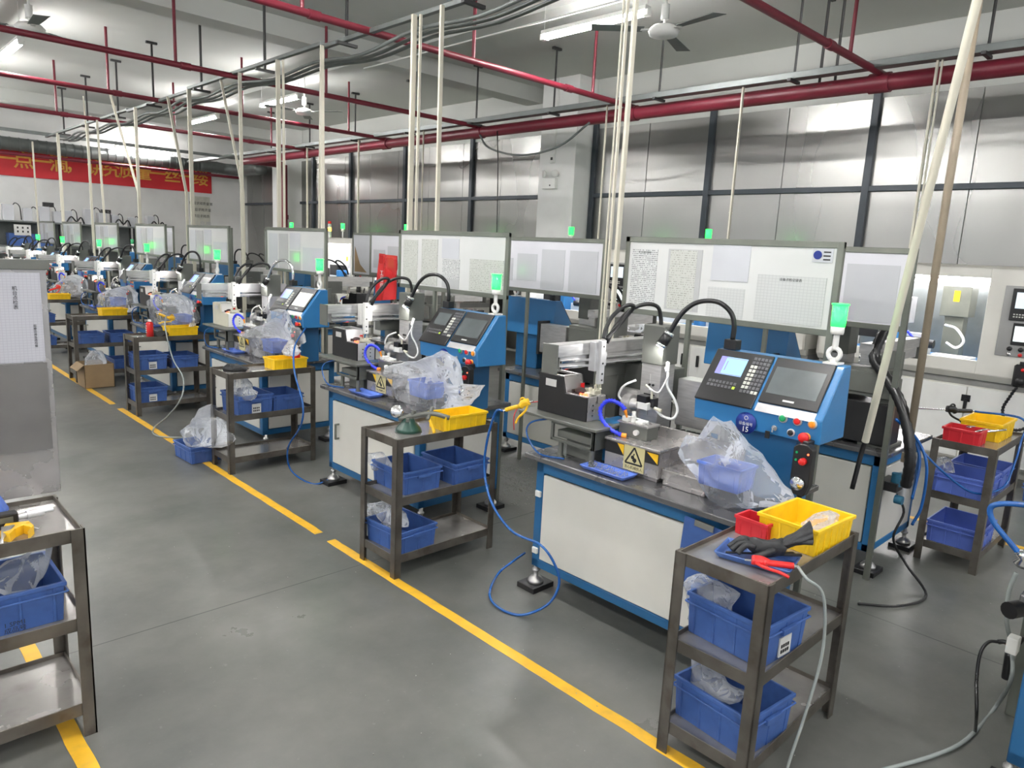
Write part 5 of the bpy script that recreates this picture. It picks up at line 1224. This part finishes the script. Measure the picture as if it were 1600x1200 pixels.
for i, (xp, s, k) in enumerate(((12, 1.2, 0), (42, 1, 0), (68, 1.2, 1), (88, .9, 0), (104, 1, 2), (138, 1.25, 0), (158, 1, 1), (178, .9, 2), (205, .8, 0), (233, 1, 2))):
    q = px(xp, 335, Y=18.5); gadget(q.x, ['leftmost grey unit on the far racks', 'plain grey unit, second from the left on the far racks', 'grey unit with a black head, third from the left on the far racks', 'small grey unit, fourth from the left on the far racks', 'grey unit with coiled cable left of the rack middle', 'taller pale unit at the middle of the far racks', 'grey unit with a black head right of the rack middle', 'small unit with a coiled cable, third from the right on the far racks', 'small plain grey unit, second from the right on the far racks', 'rightmost unit with a coiled cable on the far racks'][i], s*.8, k)

# ================================================================ white enclosed machines along the stainless wall
MX = 7.1
def make_white():
    """front face in the plane x = MX, from y = 0 (near) to y = 2.0"""
    r = empty('enclosed_machine', (MX+.55, 1.0, 0)); x0, x1, L, H = MX, MX+1.05, 2.0, 1.775
    # lower cabinet with doors
    g = G().box(x0+.12, x1, .03, L-.03, 0, .08).box(x0+.06, x1, 0, L, .08, .74); g.build('base_cabinet', 'white', r, .006)
    for a, b in ((.01, .66), (.67, 1.33), (1.34, 1.99)):
        d = G().box(x0+.045, x0+.06, a, b, .10, .73).build('door', 'wplast', r, .003)
    for y in (.66, 1.22, 1.42): G().bar((x0+.03, y, .50), (x0+.03, y, .63), .025, .03).build('door_handle', 'black', r, .004)
    G().box(x0+.04, x0+.05, .63, .70, .60, .66).build('door_latch', 'black', r, .003)
    G().box(x0+.10, x1, .0, L, .74, .86).build('recessed_band', 'grey', r).data.materials[0] = mat('mid_grey_panel', (.25, .25, .24), .5)
    # enclosure with a window opening
    g = G().prism([(x0, .86), (x0+.06, .80), (x1, .80), (x1, .86)], 1, 0, L)
    g.box(x0, x1, 0, .03, .86, H).box(x0, x1, L-.03, L, .86, H).box(x0, x1, 0, L, H-.03, H).box(x1-.03, x1, 0, L, .86, H)
    ya, yb, za, zb = .62, 1.90, .97, 1.67
    g.box(x0, x0+.03, 0, ya, .86, H).box(x0, x0+.03, yb, L, .86, H).box(x0, x0+.03, ya, yb, .86, za).box(x0, x0+.03, ya, yb, zb, H)
    g.box(x0+.03, x1, .55, .58, .86, H)
    g.build('enclosure', 'white', r, .004)
    G().box(x1-.06, x1-.032, .60, 1.96, .9, 1.60).build('inner_back_wall', 'galv', r)
    G().box(x0+.10, x0+.22, .64, 1.92, zb+.02, zb+.05).build('interior_light', 'strip', r)
    G().box(x1-.16, x1-.062, .64, 1.92, 1.60, 1.69).build('interior_light', 'strip', r)
    G().box(x0+.04, x1-.06, .60, 1.95, .87, .90).build('chip_pan', 'blue', r)
    # interior mechanism
    G().box(x0+.50, x0+.72, .86, 1.10, 1.30, 1.58).build('spindle_cover', 'frame', r, .004)
    g = G().box(x0+.54, x0+.68, .90, 1.06, .90, 1.30); g.build('spindle_column', 'frame', r, .004)
    G().box(x0+.16, x0+.36, 1.32, 1.40, .90, 1.16).build('headstock', 'blue', r, .01)
    G().box(x0+.495, x0+.50, .95, 1.0, 1.44, 1.54).build('warning_label', 'yellow', r)
    g = G().box(x0+.40, x0+.62, 1.34, 1.46, 1.20, 1.45).box(x0+.40, x0+.50, 1.15, 1.62, 1.05, 1.12); g.build('second_slide', 'alu', r, .003)
    G().box(x0+.395, x0+.40, 1.37, 1.42, 1.34, 1.42).build('warning_label', 'yellow', r)
    g = G().box(x0+.25, x0+.45, 1.50, 1.80, 1.05, 1.25); g.build('feeder', 'blackm', r, .002)
    g = G().box(x0+.30, x0+.42, 1.10, 1.35, .90, 1.04).box(x0+.25, x0+.40, .72, 1.05, .90, .96); g.build('tool_table', 'wplast', r, .003)
    G().cyl((x0+.30, 1.25, 1.04), (x0+.30, 1.05, 1.04), .04, n=14).build('chuck', 'black', r)
    G().tube([(x0+.35, 1.45, 1.05), (x0+.28, 1.38, 1.12), (x0+.25, 1.28, 1.14), (x0+.26, 1.22, 1.08)], .012, 8, 6, .2).build('coolant_hose', 'bluelink', r)
    g = G().tube([(x0+.45, 1.02, 1.22), (x0+.35, .90, 1.2), (x0+.32, .82, 1.10), (x0+.35, .88, 1.03), (x0+.42, .98, 1.06)], .012, 8, 6).tube([(x0+.45, 1.40, 1.45), (x0+.42, 1.36, 1.62), (x0+.5, 1.2, 1.66), (x0+.6, 1.0, 1.60)], .012, 8, 6)
    g.build('white_hoses', 'whitehose', r)
    # control panel
    p = G().box(x0-.012, x0, .06, .50, 1.04, 1.62).build('control_panel', 'ctrl', r, .003)
    G().box(x0-.03, x0-.012, .10, .44, 1.34, 1.60).build('cnc_unit', 'black', p, .003)
    G().box(x0-.032, x0-.03, .22, .41, 1.44, 1.57).build('display', 'screen_lit', p).data.materials[0] = M['pale_disp']
    G().box(x0-.025, x0-.012, .10, .40, 1.14, 1.32).build('touch_panel', 'black', p, .003)
    G().box(x0-.027, x0-.025, .13, .385, 1.17, 1.295).build('touch_screen', 'pale', p).data.materials[0] = M['white_disp']
    g = G()
    for i in range(8):
        for j in range(2): g.box(x0-.034, x0-.03, .40-.02*i, .412-.02*i, 1.385-.02*j, 1.395-.02*j)
    g.build('soft_keys', 'keyw', p)
    for y, mt in ((.40, 'black'), (.32, 'black'), (.24, 'red')): G().lathe((x0-.012, y, 1.105), [(.02, 0), (.018, .02)], 12, (-1, 0, 0)).build('selector_switch', mt, p)
    for y, mt in ((.40, 'chrome'), (.32, 'red'), (.24, 'orange')): G().lathe((x0-.012, y, 1.06), [(.016, 0), (.014, .012)], 12, (-1, 0, 0)).build('push_button', mt, p)
    g = G().box(x0-.045, x0-.001, .24, .34, .80, .985).cyl((x0-.02, .29, .985), (x0-.02, .29, 1.01), .02); pd = g.build('handwheel_pendant', 'black', r, .012)
    G().lathe((x0-.045, .285, .85), [(.032, 0), (.03, .02)], 16, (-1, 0, 0)).build('handwheel_knob', 'blackm', pd)
    G().lathe((x0-.045, .275, .945), [(.016, 0), (.014, .012)], 12, (-1, 0, 0)).build('pendant_stop_button', 'red', pd)
    G().cyl((x0-.045, .255, .97), (x0-.048, .255, .97), .006).build('pendant_indicator', 'led_red', pd)
    G().tube([(x0-.02, .30, .80), (x0-.02, .34, .70), (x0-.02, .37, .60), (x0-.03, .34, .50), (x0-.03, .26, .44), (x0-.03, .17, .50), (x0-.02, .13, .66), (x0-.02, .12, .84), (x0-.005, .12, .9)], .012, 8, 8, .25).build('coiled_cable', 'rubber', pd)
    # signal light
    G().cyl((x0+.3, 1.4, H), (x0+.3, 1.4, 1.92), .012).lathe((x0+.3, 1.4, 1.90), [(.03, 0), (.03, .05)], 14).build('signal_light_pole', 'wplast', r)
    G().lathe((x0+.3, 1.4, 1.95), [(.034, 0), (.036, .10)], 16).build('signal_lens', 'led_green', r)
    return r
M['pale_disp'] = mat('lit_pale_display', (.4, .45, .5), .3, emit=(.55, .68, .75), es=.5)
M['white_disp'] = mat('lit_white_display', (.5, .5, .5), .3, emit=(.75, .9, .88), es=.6)
M['ctrl'] = mat('grey_panel_sheet', (.33, .33, .32), .35, .3, .05)
wm = make_white(); WL = [(.98, 'white enclosed machine at the right edge with its window lit inside and two screens'), (3.1, 'white enclosed machine behind the large notice board, green light on top'), (5.2, 'white enclosed machine behind the trunkings left of the large board'), (9.0, 'white enclosed machine behind the board with four papers'), (11.1, 'white enclosed machine behind the third notice board'), (13.2, 'white enclosed machine at the far end, beside the red riser')]
for i, (y, lb) in enumerate(WL):
    c = wm if i == 0 else copy_tree(wm); c.location = (MX+.55, y+1.0, 0); tag(c, lb, 'machine', 'white enclosed machines along the stainless wall')
    for o in list(c.children):
        pass
drop(wm, 'signal_lens', 'signal_light_pole')
# amber-lit tower lamp on a far machine
c = empty('tower_light', (7.4, 11.5, 1.775)); q = px(515, 372, X=7.3); c.location = (7.3, q.y, 1.776); c['_o'] = tuple(c.location); tag(c, 'tower light glowing amber, right of the third notice board', 'tower light')
for k, (mt, h) in enumerate((('wplast', .05), ('pale', .07), ('led_amber', .07), ('pale', .07), ('red', .05))):
    z = 1.776+sum((.05, .07, .07, .07, .05)[:k]); G().cyl((7.3, q.y, z), (7.3, q.y, z+h), .035, n=14).build('lamp_segment', mt, c)

# ================================================================ right foreground: air unit, cables
c = empty('air_preparation_unit', (3.1, .45, .5)); tag(c, 'black air filter unit with a dial cut by the right picture edge', 'air unit')
a = px(1606, 880, X=2.95)
G().cyl((a.x, a.y, a.z-.28), (a.x, a.y, a.z), .03, n=14).build('filter_bowl', 'blackm', c)
c['_o'] = (0, 0, 0); c.location = (0, 0, 0)
G().cyl((a.x-.05, a.y+.02, a.z-.17), (a.x, a.y, a.z-.17), .03, n=14).build('pressure_dial', 'black', c)
G().lathe((a.x, a.y+.01, a.z-.02), [(.02, 0), (.035, .015), (.02, .03), (.035, .045), (.02, .06)], 14).build('regulator_knob', 'chrome', c)
G().box(a.x-.02, a.x+.03, a.y-.02, a.y+.015, a.z-.34, a.z-.28).build('unit_valve', 'wplast', c, .003)
hose([a, px(1580, 850, X=2.95), px(1552, 815, X=2.95), px(1548, 793, X=2.95), px(1570, 787, X=2.95), px(1610, 790, X=2.95)], .010, 'bluehose', 'thick blue hose bending near the right picture edge', sub=6)
hose([px(1588, 895, X=3.0), px(1576, 925, X=3.0), px(1573, 970, X=3.0), px(1580, 1010, X=3.05), px(1580, 1060, X=3.0), px(1555, 1105, Z=.012), px(1510, 1155, Z=.012), px(1460, 1180, Z=.012), px(1390, 1200, Z=.012), px(1330, 1215, Z=.012)], .0075, 'clearhose', 'long greyish hose lying curved on the floor in the lower right corner')
tag(G().tube([px(1560, 1003, X=3.0), px(1545, 1003, X=2.98), px(1532, 1020, X=2.95), px(1526, 1060, X=2.92), px(1526, 1110, X=2.85), px(1524, 1143, Z=.01)], .006, 8, 6).build('black_cable', 'rubber'), 'black cable bending down to the floor in the lower right corner', 'cable')
tag(G().tube([px(1600, 996, X=3.0), px(1585, 1010, X=3.0), px(1570, 1003, X=3.0), px(1560, 1003, X=3.0)], .009, 8, 5).build('cable_plug', 'black'), 'black cable plug in front of the grey box at the right edge', 'plug')
tag(G().tube([px(1578, 1020, X=3.05), px(1575, 1040, X=3.05), px(1572, 1060, X=3.05)], .016, 8, 4).build('plug_socket', 'black'), 'black in-line socket hanging beside the grey box', 'socket')
g = G().box(3.22, 3.50, .26, .43, 0, .46); tag(g.build('electrical_box', 'frame', None, .004), 'upright grey box standing on the floor at the right picture edge', 'box')
# corrugated cable conduit and bundle behind the console, air unit on the back machine
tag(G().tube([px(1392, 500, X=4.3), px(1375, 530, X=4.2), px(1366, 560, X=4.15), px(1385, 590, X=4.1), px(1405, 625, X=4.05), px(1418, 670, X=4.02), px(1422, 720, X=4.0), px(1415, 760, X=4.02)], .028, 12, 8, .06).build('corrugated_conduit', 'rubber'), 'thick black corrugated conduit bending down right of the lit console', 'conduit')
hose([px(1408, 660, X=4.02), px(1435, 690, X=4.1), px(1448, 730, X=4.1), px(1440, 790, X=4.1), px(1425, 820, X=4.1)], .008, 'bluehose', 'blue hose dropping left of the right cart')
hose([px(1400, 655, X=4.0), px(1425, 680, X=4.1), px(1437, 720, X=4.1), px(1425, 780, X=4.05)], .008, 'bluehose', 'second blue hose beside the one left of the right cart')
c = empty('air_preparation_unit', (0, 0, 0)); tag(c, 'air filter unit with a teal cap under the brown pipe', 'air unit')
a = px(1402, 755, Y=1.22)
G().box(a.x-.10, a.x+.06, a.y-.03, a.y+.07, a.z-.03, a.z+.02).build('unit_bracket', 'blackm', c, .003)
G().cyl((a.x-.06, a.y-.01, a.z), (a.x-.06, a.y-.01, a.z+.07), .026, n=14).build('unit_cap', 'teal', c)
G().cyl((a.x+.02, a.y-.02, a.z-.10), (a.x+.02, a.y-.02, a.z+.06), .024, n=14).build('filter_bowl', 'alu', c)
G().cyl((a.x-.07, a.y-.02, a.z-.07), (a.x-.07, a.y-.06, a.z-.07), .024, n=14).build('pressure_dial', 'teal', c)
tag(G().tube([(a.x-.05, a.y-.02, a.z-.05), (a.x-.02, a.y-.06, .40), (a.x-.06, a.y-.04, .25), (a.x+.02, a.y-.10, .10), (a.x-.1, a.y-.25, .012), (a.x-.35, a.y-.20, .012), (a.x-.5, a.y-.05, .012)], .007, 8, 6).build('black_cable', 'rubber'), 'black cable coiling onto the floor under the back row cabinet', 'cable')
# items glimpsed between the rows
for k, (xp, yp, X, mt, lb) in enumerate(((1000, 521, 6.2, 'yellow_bin', 'yellow bin between the trunking and the spindle column'), (986, 521, 6.2, 'red_bin', 'red bin touching the yellow one between the rows'))):
    pass
g = G()
for i in range(70):
    q = px(random.uniform(790, 830), random.uniform(730, 770), Z=.0); s = random.uniform(.002, .006); g.box(q.x, q.x+s, q.y, q.y+s*random.uniform(1, 3), 0.0005, .0035)
for i in range(260):
    q = px(random.uniform(780, 835), random.uniform(715, 790), Z=.0); s = random.uniform(.0015, .004); g.box(q.x, q.x+s, q.y, q.y+s*random.uniform(1, 3), 0.0005, .003)
for i in range(120):
    x, y = random.uniform(.9, 4.3), random.uniform(.7, 4.0); s = random.uniform(.0015, .0035); g.box(x, x+s, y, y+s, 0.0005, .003)
tag(g.build('floor_chips', 'chips', origin=(0, 0, 0)), 'tiny bright metal chips scattered over the floor', 'metal chips', kind='stuff')
# prototypes that were only sources of copies
for o in (cr_,): pass
